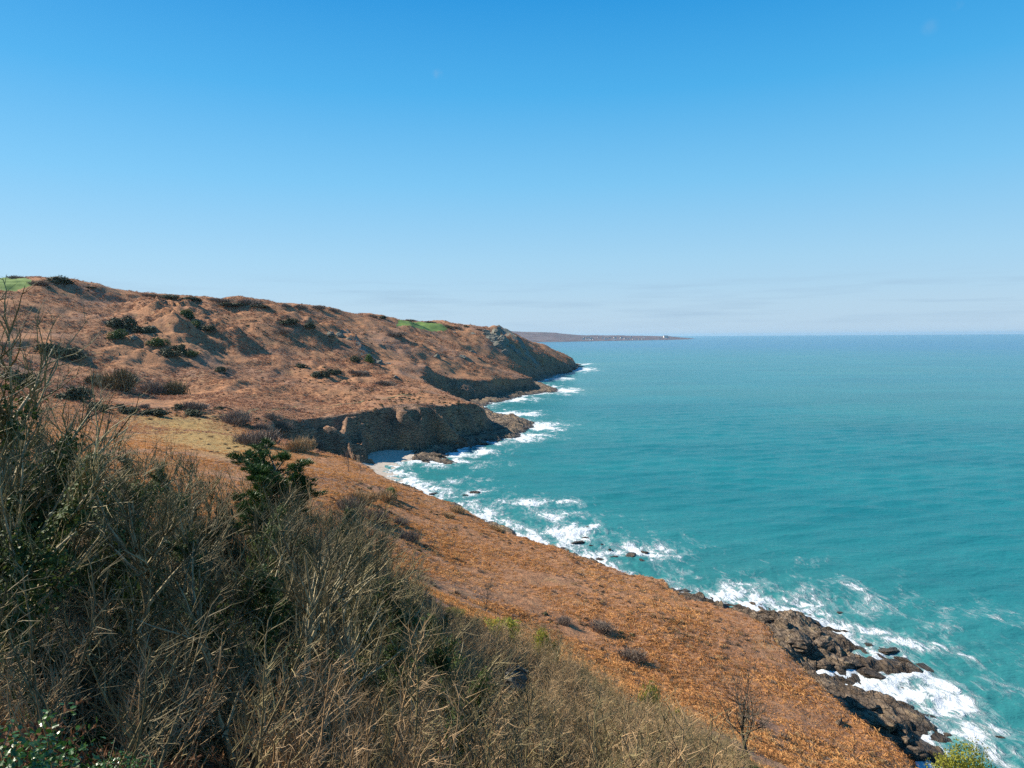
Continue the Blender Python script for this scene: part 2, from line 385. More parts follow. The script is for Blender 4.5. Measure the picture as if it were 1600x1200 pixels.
def mat_sea():
    m, n, b = mat_base('sea_water')
    v = obj_vec(n)
    fo = nd(n, 'ShaderNodeAttribute', attribute_name='foam')
    sh = nd(n, 'ShaderNodeAttribute', attribute_name='shallow')
    pm_ = nd(n, 'ShaderNodeMapping'); pm_.inputs['Rotation'].default_value = (0, 0, R(15)); pm_.inputs['Scale'].default_value = (0.4, 1.0, 1.0); n.links.new(v, pm_.inputs[0]); pat = noise_node(n, pm_.outputs[0], 0.012, 6, 0.65)
    mp = nd(n, 'ShaderNodeMapping'); mp.inputs['Rotation'].default_value = (0, 0, R(22)); mp.inputs['Scale'].default_value = (0.35, 1.0, 1.0)
    n.links.new(v, mp.inputs[0])
    w1 = noise_node(n, mp.outputs[0], 0.22, 6, 0.62); w2 = noise_node(n, mp.outputs[0], 0.9, 5, 0.65); w0 = noise_node(n, mp.outputs[0], 0.045, 4, 0.6)
    deep = ramp(n, pat.outputs['Fac'], [(0.36, (0.008, 0.138, 0.165)), (0.64, (0.014, 0.178, 0.198))])
    of = nd(n, 'ShaderNodeAttribute', attribute_name='offshore')
    dp2 = mixc(n, of.outputs['Fac'], deep.outputs[0], (0.004, 0.120, 0.215))
    shal = mixc(n, math_(n, 'MULTIPLY', sh.outputs['Fac'], 0.75), dp2.outputs[0], (0.05, 0.19, 0.17))
    # foam
    fm = nd(n, 'ShaderNodeMapping'); fm.inputs['Rotation'].default_value = (0, 0, R(40)); fm.inputs['Scale'].default_value = (1.0, 0.5, 1.0)
    n.links.new(v, fm.inputs[0])
    fn1 = noise_node(n, fm.outputs[0], 0.10, 8, 0.68); fn2 = noise_node(n, fm.outputs[0], 0.5, 6, 0.7)
    fn1.inputs['Distortion'].default_value = 0.6; fn2.inputs['Distortion'].default_value = 1.0
    fsum = math_(n, 'ADD', math_(n, 'MULTIPLY', fn1.outputs['Fac'], 0.62), math_(n, 'MULTIPLY', fn2.outputs['Fac'], 0.38))
    ff = math_(n, 'ADD', fo.outputs['Fac'], math_(n, 'MULTIPLY', math_(n, 'SUBTRACT', fsum, 0.5), 4.4))
    core = smoothstep_node(n, ff, 0.42, 0.78)
    thin = math_(n, 'MULTIPLY', smoothstep_node(n, ff, 0.18, 0.75), 0.35)
    fmask = math_(n, 'MAXIMUM', core, thin)
    gate = smoothstep_node(n, fo.outputs['Fac'], 0.02, 0.12)
    fmask = math_(n, 'MULTIPLY', fmask, gate)
    # scattered whitecaps
    wc = noise_node(n, mp.outputs[0], 0.14, 3, 0.5)
    wcm = math_(n, 'MULTIPLY', smoothstep_node(n, wc.outputs['Fac'], 0.765, 0.80), 0.7)
    fmask = math_(n, 'MAXIMUM', fmask, wcm)
    col = mixc(n, fmask, shal.outputs[0], (0.62, 0.66, 0.67))
    n.links.new(col.outputs[0], b.inputs['Base Color'])
    n.links.new(math_(n, 'ADD', 0.16, math_(n, 'MULTIPLY', fmask, 0.7)), b.inputs['Roughness'])
    b.inputs['IOR'].default_value = 1.33
    b.inputs['Specular IOR Level'].default_value = 0.035
    hgt = math_(n, 'ADD', math_(n, 'MULTIPLY', w1.outputs['Fac'], 1.0), math_(n, 'MULTIPLY', w2.outputs['Fac'], 0.3))
    hgt = math_(n, 'ADD', hgt, math_(n, 'MULTIPLY', w0.outputs['Fac'], 0.8))
    hgt = math_(n, 'ADD', hgt, math_(n, 'MULTIPLY', math_(n, 'MULTIPLY', fmask, fn2.outputs['Fac']), 0.5))
    bump(n, b, hgt, 1.0, 0.9)
    return m
M['sea'] = mat_sea()

# ------------------------------------------------------------------ the shape of the land
# cliff-top edge: (pixel x, pixel y, height) near, then (pixel x, pixel y, distance) farther off
edge_near = [(1430, 1195, 13), (1390, 1160, 13), (1300, 1090, 13.5), (1250, 1040, 13.5), (1210, 1003, 14), (1200, 978, 14), (1170, 960, 14.3),
             (1110, 945, 14.6), (1062, 930, 15), (1040, 906, 15.2), (960, 890, 16), (900, 868, 17), (860, 851, 17), (800, 836, 18),
             (760, 815, 18.5), (735, 801, 19), (690, 781, 20), (640, 762, 20.5), (600, 745, 21), (562, 722, 22)]
edge_far = [(470, 655, 340), (540, 645, 365), (600, 638, 375), (660, 632, 400), (710, 630, 425), (742, 631, 440), (758, 640, 455)]
E3 = [np.array(p, float) for p in [(60, -400, 22), (62, -20, 18), (57, 25, 15), (50, 52, 13.5)]]
E3 += [at_z(*p) for p in edge_near]
E3 += [np.array(p, float) for p in [(-72, 250, 22), (-95, 288, 22), (-104, 318, 22)]]
E3 += [at_d(*p) for p in edge_far]
E3 += [np.array(p, float) for p in [(-34, 478, 19), (-58, 540, 22), (-76, 600, 26)]]
E3 += [at_d(*p) for p in [(665, 580, 640), (700, 590, 670), (740, 595, 685), (800, 593, 760), (830, 591, 800)]]
E3 += [np.array(p, float) for p in [(4, 845, 17), (-8, 900, 20)]]
E3 += [at_d(*p) for p in [(814, 573, 950), (835, 577, 1010), (850, 570, 1100), (880, 566, 1230), (897, 566, 1370)]]
E3 += [np.array(p, float) for p in [(118, 1480, 10), (40, 1560, 25), (-100, 1650, 40), (-500, 1900, 60), (-2600, 2600, 80), (-2600, -400, 80)]]
E2 = [(p[0], p[1]) for p in E3]
water_px = [(1452, 1196), (1458, 1165), (1430, 1120), (1385, 1086), (1345, 1070), (1322, 1058), (1352, 1062), (1392, 1062), (1392, 1040), (1345, 1015), (1300, 988), (1240, 962), (1180, 945), (1110, 944), (1062, 930), (960, 902),
            (890, 872), (800, 842), (740, 806), (690, 788), (650, 772), (622, 752), (612, 742), (606, 733), (622, 724), (640, 719), (700, 724),
            (690, 712), (720, 700), (760, 690), (805, 683), (830, 660), (800, 652), (765, 645), (752, 634), (775, 628), (820, 617), (868, 612), (862, 604),
            (835, 597), (862, 590), (868, 581), (895, 572), (922, 568)]
W3 = [np.array(p, float) for p in [(85, -400, 0), (88, -20, 0), (80, 40, 0), (66, 75, 0)]]
W3 += [at_z(x, y, 0) for x, y in water_px]
W3 += [np.array(p, float) for p in [(150, 1560, 0), (60, 1640, 0), (-80, 1740, 0), (-480, 2000, 0), (-2600, 2750, 0), (-2600, -400, 0)]]
W2 = [(p[0], p[1]) for p in W3]

ctrl = list(E3[:-2])
ctrl += [np.array(p, float) for p in [
    # the slope the camera stands on
    (0, 0, 58.2), (0, 6, 54.6), (0, 12, 50.8), (-3.3, 5, 56.6), (-8, 6, 57.0), (-10, 11, 53.6), (-12, 20, 49.6), (-4, 20, 47.2), (0, 30, 42.3), (-22, 35, 48.2),
    (-32, 45, 50), (-22, 45, 47), (-15, 58, 42.5), (-9, 58, 39.5), (2.4, 55, 34.8), (8, 45, 35.3), (12.8, 38, 35.2), (16.6, 26, 42.6), (10, 12, 51), (5, 4, 56.2),
    (25, 10, 44), (40, 0, 36), (30, 30, 31), (-30, 0, 61), (-60, 0, 68), (-60, 40, 58), (-100, 60, 56), (-80, 100, 45), (-110, 150, 40), (-150, 180, 41),
    (-200, 150, 62), (-50, 100, 40.5), (-50, 150, 33.5), (-30, 110, 34.5), (0, -30, 68), (30, -40, 55), (-40, -60, 80), (0, -300, 85), (-300, -300, 110), (-300, 0, 90),
    (-180, 1500, 50), (-900, 600, 80), (-800, 200, 90), (-1500, 600, 80), (-1500, 1500, 70), (-2600, 2600, 80), (-2600, -400, 100)]]
ctrl += [at_z(*p) for p in [(850, 985, 24), (620, 872, 30), (560, 790, 30), (700, 860, 24.5), (1000, 960, 19), (1000, 1050, 21.5), (1150, 1080, 17.5), (1250, 1150, 17.5), (520, 742, 30)]]
ctrl += [at_d(*p) for p in [
    # skyline ridge
    (-250, 425, 500), (0, 436, 560), (90, 437, 575), (150, 447, 590), (200, 459, 620), (300, 464, 660), (380, 467, 690), (440, 475, 740), (530, 483, 815), (600, 493, 910),
    (690, 502, 1055), (760, 512, 1150), (800, 518, 1200), (850, 537, 1340), (880, 552, 1420),
    # hillside
    (350, 600, 430), (300, 560, 480), (250, 520, 530), (200, 490, 570), (100, 560, 405), (100, 500, 470), (60, 465, 520), (150, 620, 330), (300, 645, 300), (400, 640, 335), (200, 660, 250),
    (330, 680, 220), (480, 600, 470), (560, 600, 500), (500, 550, 600), (600, 560, 640), (650, 540, 760), (720, 550, 800), (760, 560, 840), (780, 532, 1000), (840, 550, 1120),
    (870, 561, 1210), (430, 520, 600), (560, 512, 760), (640, 517, 880), (0, 560, 330), (720, 527, 960)]]
for _px, _py, _d in [(-250, 425, 500), (-100, 430, 530), (0, 436, 560), (90, 437, 575), (200, 459, 620), (300, 464, 660), (380, 467, 690), (530, 483, 815), (600, 493, 910), (690, 503, 1055), (760, 513, 1150)]:
    ctrl.append(at_d(_px, _py + 7, _d + 70)); ctrl.append(at_d(_px, _py + 22, _d + 190))
C = np.array(ctrl)
def _phi(r2): return np.power(r2 + 4.0, 0.75)
A = _phi(((C[:, None, :2] - C[None, :, :2]) ** 2).sum(-1))
n_c = len(C)
Pm = np.c_[np.ones(n_c), C[:, :2] / 100]
big = np.zeros((n_c + 3, n_c + 3)); big[:n_c, :n_c] = A - np.eye(n_c) * 1.5; big[:n_c, n_c:] = Pm; big[n_c:, :n_c] = Pm.T
sol = np.linalg.solve(big, np.r_[C[:, 2], 0, 0, 0])
def top0(x, y):
    x = np.asarray(x, float); y = np.asarray(y, float)
    r = sol[n_c] + sol[n_c + 1] * x / 100 + sol[n_c + 2] * y / 100
    for k in range(n_c):
        r = r + sol[k] * _phi((x - C[k, 0]) ** 2 + (y - C[k, 1]) ** 2)
    return r

def march(px, py, fn, t0=3.0, t1=2600.0, n=900):
    v = ray(px, py)
    t = np.geomspace(t0, t1, n)
    z = CAM_Z + v[2] * t - fn(v[0] * t, t)
    k = np.argmax(z < 0)
    if z[k] >= 0: k = int(np.argmin(np.where(t > 60, z / t, 1e9))); return np.array([v[0] * t[k], t[k], CAM_Z + v[2] * t[k] - z[k]])
    if k > 0:
        a = z[k - 1] / (z[k - 1] - z[k] + 1e-9); tt = t[k - 1] + (t[k] - t[k - 1]) * np.clip(a, 0, 1)
    else: tt = t[0]
    return np.array([v[0] * tt, tt, CAM_Z + v[2] * tt])

# rocky spurs that run down the hillside: gentle towards the sun, steep away from it
spur_px = [([(150, 480), (235, 492), (300, 540), (345, 585)], 7.5, 40, 7), ([(283, 480), (330, 515), (395, 548)], 9.5, 40, 6),
           ([(435, 482), (470, 505), (520, 538)], 7, 36, 5), ([(512, 508), (545, 528), (580, 560)], 6.5, 30, 6), ([(768, 516), (795, 530), (832, 562)], 12, 45, 8),
           ([(60, 545), (130, 560)], 3.5, 22, 6), ([(480, 565), (540, 592)], 3, 20, 5), ([(700, 545), (735, 565)], 3.5, 26, 6), ([(625, 510), (690, 530)], 2.5, 36, 9),
           ([(655, 573), (690, 590)], 3, 25, 6), ([(570, 570), (640, 602)], 3, 25, 5), ([(380, 600), (420, 622)], 2, 20, 5), ([(150, 545), (270, 575)], 3.5, 20, 5), ([(225, 498), (262, 522), (300, 560)], 5, 26, 5), ([(590, 520), (640, 540), (690, 560)], 4.5, 30, 6)]
SPURS = []
for pts, amp, wl, wr in spur_px:
    SPURS.append(([march(x, y, top0)[:2] for x, y in pts], amp, wl, wr))

def top(x, y):
    h = top0(x, y)
    for pts, amp, wl, wr in SPURS:
        best = np.full(x.shape, 1e9); side = np.zeros(x.shape); tt = np.zeros(x.shape)
        n = len(pts) - 1
        for k in range(n):
            a, b = pts[k], pts[k + 1]; e = b - a; L = e @ e
            t = ((x - a[0]) * e[0] + (y - a[1]) * e[1]) / L
            tc = np.clip(t, 0, 1)
            d = np.hypot(x - a[0] - tc * e[0], y - a[1] - tc * e[1])
            c = e[0] * (y - a[1]) - e[1] * (x - a[0])
            m = d < best
            best = np.where(m, d, best); side = np.where(m, c, side); tt = np.where(m, (k + t) / n, tt)
        best = best * (1 + 0.35 * fbm(x / 14, y / 14, 3, 77))
        sunward = side < 0 if (pts[-1][0] - pts[0][0]) * 0 + 1 < 0 else side
        # the sun stands to the left: points left of the crest lie on the gentle side
        left = side * 1.0
        # the crest runs from far left to near right; its left-hand normal points ahead-right or behind-left
        nx = -(pts[-1][1] - pts[0][1]); ny = pts[-1][0] - pts[0][0]
        sgn = np.sign(nx * math.sin(SUN_AZ) + ny * math.cos(SUN_AZ))
        lit = (left * sgn) > 0
        prof = np.where(lit, np.exp(-(best / wl) ** 2), np.exp(-(best / wr) ** 1.6))
        tap = smooth(-0.05, 0.3, tt) * (1 - smooth(0.75, 1.15, tt))
        tp_ = np.clip(tap, 0, 1)
        rough = np.exp(-(best / 16) ** 2) * tp_
        h = h + amp * prof * tp_ * (1 + 0.35 * fbm(x / 11, y / 11, 3, 78)) + rough * (2.4 * fbm(x / 9, y / 9, 4, 79) + 1.6 * (0.5 - np.abs(fbm(x / 14, y / 14, 3, 80)) * 2))
    return h

BEACH = [tuple(at_z(x, y, 0.5)[:2]) for x, y in [(560, 712), (600, 706), (640, 708), (632, 722), (612, 730), (622, 745), (630, 756), (600, 752), (570, 735)]]

def land(x, y, detail=True):
    x = np.asarray(x, float); y = np.asarray(y, float)
    r = np.hypot(x, y)
    dE = poly_sd(x, y, E2); dW = poly_sd(x, y, W2)
    far = smooth(220, 330, r)
    if True:
        dEn = dE + (0.8 + 9 * far) * fbm(x / 24, y / 24, 4, 3) * (1 - 0.6 * smooth(-2, 6, dE) * far) + (0.5 + 1.6 * far) * fbm(x / 5.5, y / 5.5, 3, 9)
        dWn = dW + 2.6 + 3.0 * fbm(x / 14, y / 14, 4, 21) + 1.2 * fbm(x / 4, y / 4, 3, 25)
    gul = np.abs(fbm((x + 0.3 * y) / 34, (y - 0.3 * x) / 34, 3, 45))
    rib = 1 - np.clip(gul / 0.22, 0, 1)
    dEn = dEn + far * (rib ** 1.2 * 13 - 3.0) * smooth(1, 12, -dE) * smooth(-8, -34, x) * (r < 560) - far * 2.0 * smooth(0, 8, -dE) + far * (rib * 6 - 2) * smooth(1, 12, -dE) * (r >= 560)
    t = top(x, y)
    out = np.maximum(-dEn, 0)
    steep = 1.9 - 0.75 * far + 0.9 * fbm(x / 26, y / 26, 3, 40)
    steep = steep * (1 - 0.5 * far * rib * smooth(-2, -8, dE))
    cl = t - steep * out - 1.2 * smooth(0, 1.5, out)
    strat = (x * 0.55 + y * 0.35) * 1.0
    rid = 1 - np.abs(fbm((x * 0.8 + y * 0.6) / 5.5, (y * 0.8 - x * 0.6) / 14, 4, 51))
    rid2 = 1 - np.abs(fbm(x / 2.6, y / 4.0, 3, 57))
    beach = smooth(-6, 4, poly_sd(x, y, BEACH))
    led = fbm(x / 11, y / 11, 3, 53)
    step = np.round(led * 4) / 4 * 0.6 + led * 0.4
    sh = np.minimum(dWn * 0.2, 2.0) + (step * 2.2 + (rid ** 3 - 0.6) * 1.5 + (rid2 ** 2 - 0.6) * 0.8 + 0.5 * fbm(x / 1.7, y / 1.7, 3, 59)) * smooth(-9, 5, dWn) + 0.3
    sh = np.where(dWn < 0, sh + dWn * 0.22, sh)
    bz = np.clip(dW * 0.11, -2, 3.2) + 0.1 * fbm(x / 5, y / 5, 3, 60)
    sh = sh * (1 - beach) + bz * beach
    sh = np.maximum(sh, -6)
    sh = np.where(far > 0.5, np.minimum(sh, 1.6 + 0.10 * np.clip(dWn, 0, 8) + 1.4 * (rid ** 2) + 0.8 * led), sh)
    h = np.maximum(cl, np.minimum(sh, t))
    if detail:
        up = smooth(-1, 4, dEn)
        hill = smooth(330, 430, r) * smooth(4, 30, dE)
        h = h + hill * (3.2 * (0.45 - 2 * np.abs(fbm((x * 0.9 + y * 0.3) / 46, (y * 0.9 - x * 0.3) / 80, 4, 66))) + 1.2 * (0.4 - 2 * np.abs(fbm(x / 17, y / 17, 3, 68))))
        h = h + up * (1.7 * fbm(x / 30, y / 30, 5, 70) * smooth(60, 250, r) + 0.22 * fbm(x / 2.2, y / 2.2, 3, 75) * smooth(8, 60, r) + 0.75 * fbm(x / 6.5, y / 6.5, 3, 79) * smooth(150, 400, r))
        h = h + (1 - up) * smooth(0.5, 3, h) * 0.7 * fbm(x / 3, y / 3, 4, 88)
    return h

def at(px, py): return march(px, py, land, 3.0)
def zat(x, y): return float(land(np.array([x]), np.array([y]))[0])

# ------------------------------------------------------------------ ground sheets (one polar net, split by what grows or lies there)
THICKET = [(-60, -40), (-60, 52), (-32, 47), (-22, 47), (-20, 52), (-15.4, 60), (-9.2, 60), (-5, 57), (2.4, 57), (8, 47), (12.8, 40), (17, 31), (20, 22), (26, 8), (26, -40)]
az_f = np.linspace(R(-46), R(46), 700)
az = np.concatenate([np.linspace(R(-180), R(-46), 40)[:-1], az_f, np.linspace(R(46), R(180), 40)[1:]])
rad = np.concatenate([np.geomspace(a_, b_, n_, endpoint=False) for a_, b_, n_ in ((1.2, 60, 100), (60, 90, 46), (90, 185, 150), (185, 320, 80), (320, 490, 150), (490, 640, 50), (640, 830, 85), (830, 1500, 125), (1500, 2700, 30))] + [[2700]])
AZ, RD = np.meshgrid(az, rad)
gx = (np.sin(AZ) * RD); gy = (np.cos(AZ) * RD)
gz = land(gx, gy)
nr, na = gx.shape
V = np.stack([gx, gy, gz], -1).reshape(-1, 3)
idx = np.arange(nr * na).reshape(nr, na)
Q = np.stack([idx[:-1, :-1], idx[:-1, 1:], idx[1:, 1:], idx[1:, :-1]], -1).reshape(-1, 4)[:, ::-1]
qc = V[Q].mean(1)
fE = poly_sd(qc[:, 0], qc[:, 1], E2) + 0.6 * fbm(qc[:, 0] / 5, qc[:, 1] / 5, 3, 9)
fB = poly_sd(qc[:, 0], qc[:, 1], BEACH)
zmin = V[Q][:, :, 2].max(1)
zone = np.zeros(len(Q), int)
e1 = V[Q[:, 1]] - V[Q[:, 0]]; e2 = V[Q[:, 3]] - V[Q[:, 0]]
nn = np.cross(e1, e2); nn /= np.linalg.norm(nn, axis=1)[:, None] + 1e-12
zone[(fE < 0.3)] = 1
zone[(fE < 0) & (qc[:, 2] < 6.5) & (np.abs(nn[:, 2]) > 0.3)] = 2
zone[(fE < 0) & (qc[:, 2] < 4.0)] = 2
zone[(fB > -3) & (qc[:, 2] < 2.6) & (np.abs(nn[:, 2]) > 0.8) & (fE < -4)] = 3
PAST = []
for poly in ([(-60, 452), (0, 452), (48, 450), (50, 438), (20, 436), (-60, 434)], [(618, 508), (660, 516), (697, 517), (700, 509), (665, 503), (625, 501)]):
    PAST.append([tuple(march(x, y, top0)[:2]) for x, y in poly])
for k, poly in enumerate(PAST):
    zone[(poly_sd(qc[:, 0], qc[:, 1], poly) > 0) & (zone == 0)] = 4 + k
sp5 = np.full(len(qc), 1e9); sp4 = np.full(len(qc), 1e9)
for si, rad_ in ((4, 16), (3, 7)):
    for a_, b_ in zip(SPURS[si][0][:-1], SPURS[si][0][1:]):
        e_ = b_ - a_; t_ = np.clip(((qc[:, :2] - a_) @ e_) / (e_ @ e_), 0, 1)
        if si == 4: sp4 = np.minimum(sp4, np.linalg.norm(qc[:, :2] - a_ - t_[:, None] * e_, axis=1) / rad_ + 0.5 * np.abs(fbm(qc[:, 0] / 9, qc[:, 1] / 9, 3, 16)))
        sp5 = np.minimum(sp5, np.linalg.norm(qc[:, :2] - a_ - t_[:, None] * e_, axis=1) / rad_)
zone[(sp5 + 0.5 * fbm(qc[:, 0] / 7, qc[:, 1] / 7, 3, 15) < 1) & (zone == 0) & ((np.abs(nn[:, 2]) < 0.86) | (sp4 < 0.55))] = 6
zone[(zmin < -3.0)] = -1
names = {6: ('crag_face', 'crag'), 0: ('hillside', 'ground'), 1: ('sea_cliff', 'cliff'), 2: ('rock_shelf', 'rock'), 3: ('beach', 'beach'), 4: ('pasture', 'pasture'), 5: ('pasture', 'pasture')}
labels = {6: 'grey rock faces breaking through the bracken on the spurs', 0: 'heath slope of dead russet bracken falling to the sea', 1: 'dark earthy cliffs below the bracken slopes', 2: 'jagged brown rock shelf between cliff foot and surf',
          3: 'small pale pebble beach at the head of the shaded cove', 4: 'bright green pasture on the hilltop behind the bare tree', 5: 'green pasture on the crest above the rocky spur'}
tone = np.zeros((len(V), 4), np.float32); tone[:, 3] = 1
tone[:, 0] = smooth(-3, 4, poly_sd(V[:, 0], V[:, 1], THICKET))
mead = [tuple(at(x, y)[:2]) for x, y in [(215, 652), (330, 652), (420, 700), (360, 712), (260, 690)]]
tone[:, 1] = 0.7 * smooth(-14, 8, poly_sd(V[:, 0], V[:, 1], mead) + 6 * fbm(V[:, 0] / 15, V[:, 1] / 15, 3, 5))
for zn, (nm, mt) in names.items():
    sel = Q[zone == zn]
    if not len(sel): continue
    u, inv = np.unique(sel, return_inverse=True)
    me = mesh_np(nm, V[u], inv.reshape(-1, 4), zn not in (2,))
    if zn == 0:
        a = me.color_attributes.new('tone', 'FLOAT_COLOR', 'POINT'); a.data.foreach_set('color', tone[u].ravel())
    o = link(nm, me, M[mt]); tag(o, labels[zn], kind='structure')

# ------------------------------------------------------------------ sea
s_az = np.concatenate([np.linspace(R(-60), R(-18), 120)[:-1], np.linspace(R(-18), R(46), 640), np.linspace(R(46), R(100), 60)[1:]])
s_rad = np.concatenate([np.geomspace(60, 2000, 560), np.geomspace(2050, 45000, 60)])
SA, SR = np.meshgrid(s_az, s_rad)
sx = np.sin(SA) * SR; sy = np.cos(SA) * SR
dW = -poly_sd(sx, sy, W2)
hl = land(sx, sy, False)
foam = (0.95 + 0.15 * (1 - smooth(200, 400, SR))) * np.exp(-np.clip(dW, 0, None) / (13 + 5 * (1 - smooth(180, 320, SR)))) * smooth(-14, 0, dW) * (0.75 + 0.5 * fbm(sx / 40, sy / 40, 3, 31))
foam = foam + 0.16 * np.exp(-np.clip(dW, 0, None) / 30) * (fbm(sx / 26, sy / 26, 3, 33) + 0.25)
foam = np.clip(foam, 0, 1.1)
patches = [(830, 785, 70, 8, .75), (865, 806, 40, 11, .8), (715, 753, 40, 5, .55), (735, 770, 42, 6, .6), (905, 835, 70, 20, .75), (990, 862, 75, 16, .85), (1035, 858, 25, 14, .8),
           (960, 880, 60, 10, .7), (1130, 930, 80, 14, .6), (1220, 940, 70, 12, .75), (1330, 980, 90, 14, .75), (1440, 1010, 80, 20, .8), (1480, 1090, 70, 35, .75), (1450, 1110, 45, 25, .8),
           (1500, 1150, 60, 30, .75), (1390, 1065, 40, 14, .7), (1505, 1025, 18, 5, .8), (790, 800, 60, 8, .45), (740, 800, 40, 6, .5), (1540, 1180, 70, 25, .6),
           (728, 708, 50, 9, .95), (838, 666, 45, 8, 1.0), (815, 682, 45, 7, 1.0), (610, 740, 25, 12, .8), (690, 728, 60, 5, .6), (884, 610, 25, 5, .95), (795, 624, 45, 4, .9), (905, 577, 28, 3.5, .95),
           (800, 647, 42, 5, .95), (1340, 1055, 60, 10, .6), (1560, 1090, 50, 20, .35), (1370, 1075, 50, 14, .95), (1420, 1085, 40, 16, .95), (1370, 1025, 30, 10, .95), (1450, 1060, 50, 20, .8), (880, 592, 20, 3, .8), (770, 690, 40, 5, .8), (1250, 955, 70, 10, .9), (1100, 925, 60, 10, .6), (640, 752, 25, 10, .8)]
for px, py, rx, ry, st in patches:
    c = at_z(px, py, 0); d = c[1]
    wx = rx / F_ * d; wy = ry * d * d / (CAM_Z * F_)
    # radii along and across the line of sight
    vx, vy = c[0] / math.hypot(c[0], c[1]), c[1] / math.hypot(c[0], c[1])
    al = (sx - c[0]) * vx + (sy - c[1]) * vy; ac = (sx - c[0]) * vy - (sy - c[1]) * vx
    foam = np.maximum(foam, 1.0 * st * np.exp(-((al / wy) ** 2 + (ac / wx) ** 2) * 0.8))
foam = np.maximum(foam, 0.55 * smooth(-1.6, -0.1, hl) * (hl < 0.6) * (SR < 1600))
sz = np.zeros_like(sx)
fade = 1 - smooth(250, 900, SR)
for k in range(14):
    wl = 3.0 + 1.2 * k; th = R(-70) + rng.normal(0, 0.35); ph = rng.uniform(0, 6.28)
    sz += (0.010 * wl ** 0.7) * np.sin((sx * math.cos(th) + sy * math.sin(th)) * 6.283 / wl + ph + 1.5 * fbm(sx / (wl * 3), sy / (wl * 3), 2, 90 + k)) * fade
for k in range(6):
    wl = 16 + 7 * k; th = R(-68) + rng.normal(0, 0.22); ph = rng.uniform(0, 6.28)
    sz += 0.05 * np.sin((sx * math.cos(th) + sy * math.sin(th)) * 6.283 / wl + ph + 2.0 * fbm(sx / (wl * 3), sy / (wl * 3), 2, 190 + k)) * fade
sz += np.clip(foam, 0, 1) * 0.8 * (fbm(sx / 2.2, sy / 2.2, 4, 14) + 0.1) * (1 - smooth(300, 700, SR))
SV = np.stack([sx, sy, sz], -1).reshape(-1, 3)
ns, nas = sx.shape
sidx = np.arange(ns * nas).reshape(ns, nas)
SQ = np.stack([sidx[:-1, :-1], sidx[:-1, 1:], sidx[1:, 1:], sidx[1:, :-1]], -1).reshape(-1, 4)[:, ::-1]
keep = (hl.reshape(-1)[SQ].min(1) < 2.0)
SQ = SQ[keep]
u, inv = np.unique(SQ, return_inverse=True)
me = mesh_np('sea', SV[u], inv.reshape(-1, 4))
a = me.attributes.new('foam', 'FLOAT', 'POINT'); a.data.foreach_set('value', foam.reshape(-1)[u].astype(np.float32))
off_ = smooth(150, 2600, np.clip(dW, 0, None) + 120 * fbm(sx / 300, sy / 300, 3, 61))
a = me.attributes.new('offshore', 'FLOAT', 'POINT'); a.data.foreach_set('value', off_.reshape(-1)[u].astype(np.float32))
shal = np.exp(-np.clip(dW, 0, None) / 45) * 0.8 + 0.25 * smooth(0.0, 0.5, fbm(sx / 160, sy / 160, 3, 8))
a = me.attributes.new('shallow', 'FLOAT', 'POINT'); a.data.foreach_set('value', np.clip(shal, 0, 1).reshape(-1)[u].astype(np.float32))
tag(link('sea', me, M['sea']), 'turquoise sea with white surf along the rocks', kind='structure')
sb = mesh_np('seabed', [(-50000, -50000, -7), (50000, -50000, -7), (50000, 50000, -7), (-50000, 50000, -7)], np.array([[0, 1, 2, 3]]))
tag(link('seabed', sb, M['beach']), kind='structure')

# ------------------------------------------------------------------ plant builders
def norm(v): return v / (np.linalg.norm(v, axis=-1, keepdims=True) + 1e-12)

def grow(P, D, L, nseg, wob, up, g):
    """polylines (m, nseg+1, 3) from bases P along directions D with lengths L"""
    P = np.asarray(P, float); D = norm(np.asarray(D, float)); L = np.broadcast_to(np.asarray(L, float), (len(P),))
    pts = [P]
    for i in range(nseg):
        D = norm(D + g.normal(0, wob, D.shape) + np.array([0, 0, up]))
        P = P + D * (L / nseg)[:, None]
        pts.append(P)
    return np.stack(pts, 1)

def kids(pts, n, t0, t1, a0, a1, g, regular=False):
    """n side shoots per polyline: base points, directions, position along parent"""
    m, k, _ = pts.shape
    if regular: t = np.tile(np.linspace(t0, t1, n), (m, 1)) + g.normal(0, 0.25 * (t1 - t0) / n, (m, n))
    else: t = g.uniform(t0, t1, (m, n))
    t = np.clip(t, 0.01, 0.999)
    f = t * (k - 1); i = np.minimum(f.astype(int), k - 2); w = (f - i)[..., None]
    r = np.arange(m)[:, None]
    base = pts[r, i] * (1 - w) + pts[r, i + 1] * w
    tan = norm(pts[r, i + 1] - pts[r, i])
    ran = g.normal(0, 1, tan.shape)
    perp = norm(ran - (ran * tan).sum(-1, keepdims=True) * tan)
    a = g.uniform(a0, a1, t.shape)[..., None]
    d = np.cos(a) * tan + np.sin(a) * perp
    return base.reshape(-1, 3), d.reshape(-1, 3), t.reshape(-1)

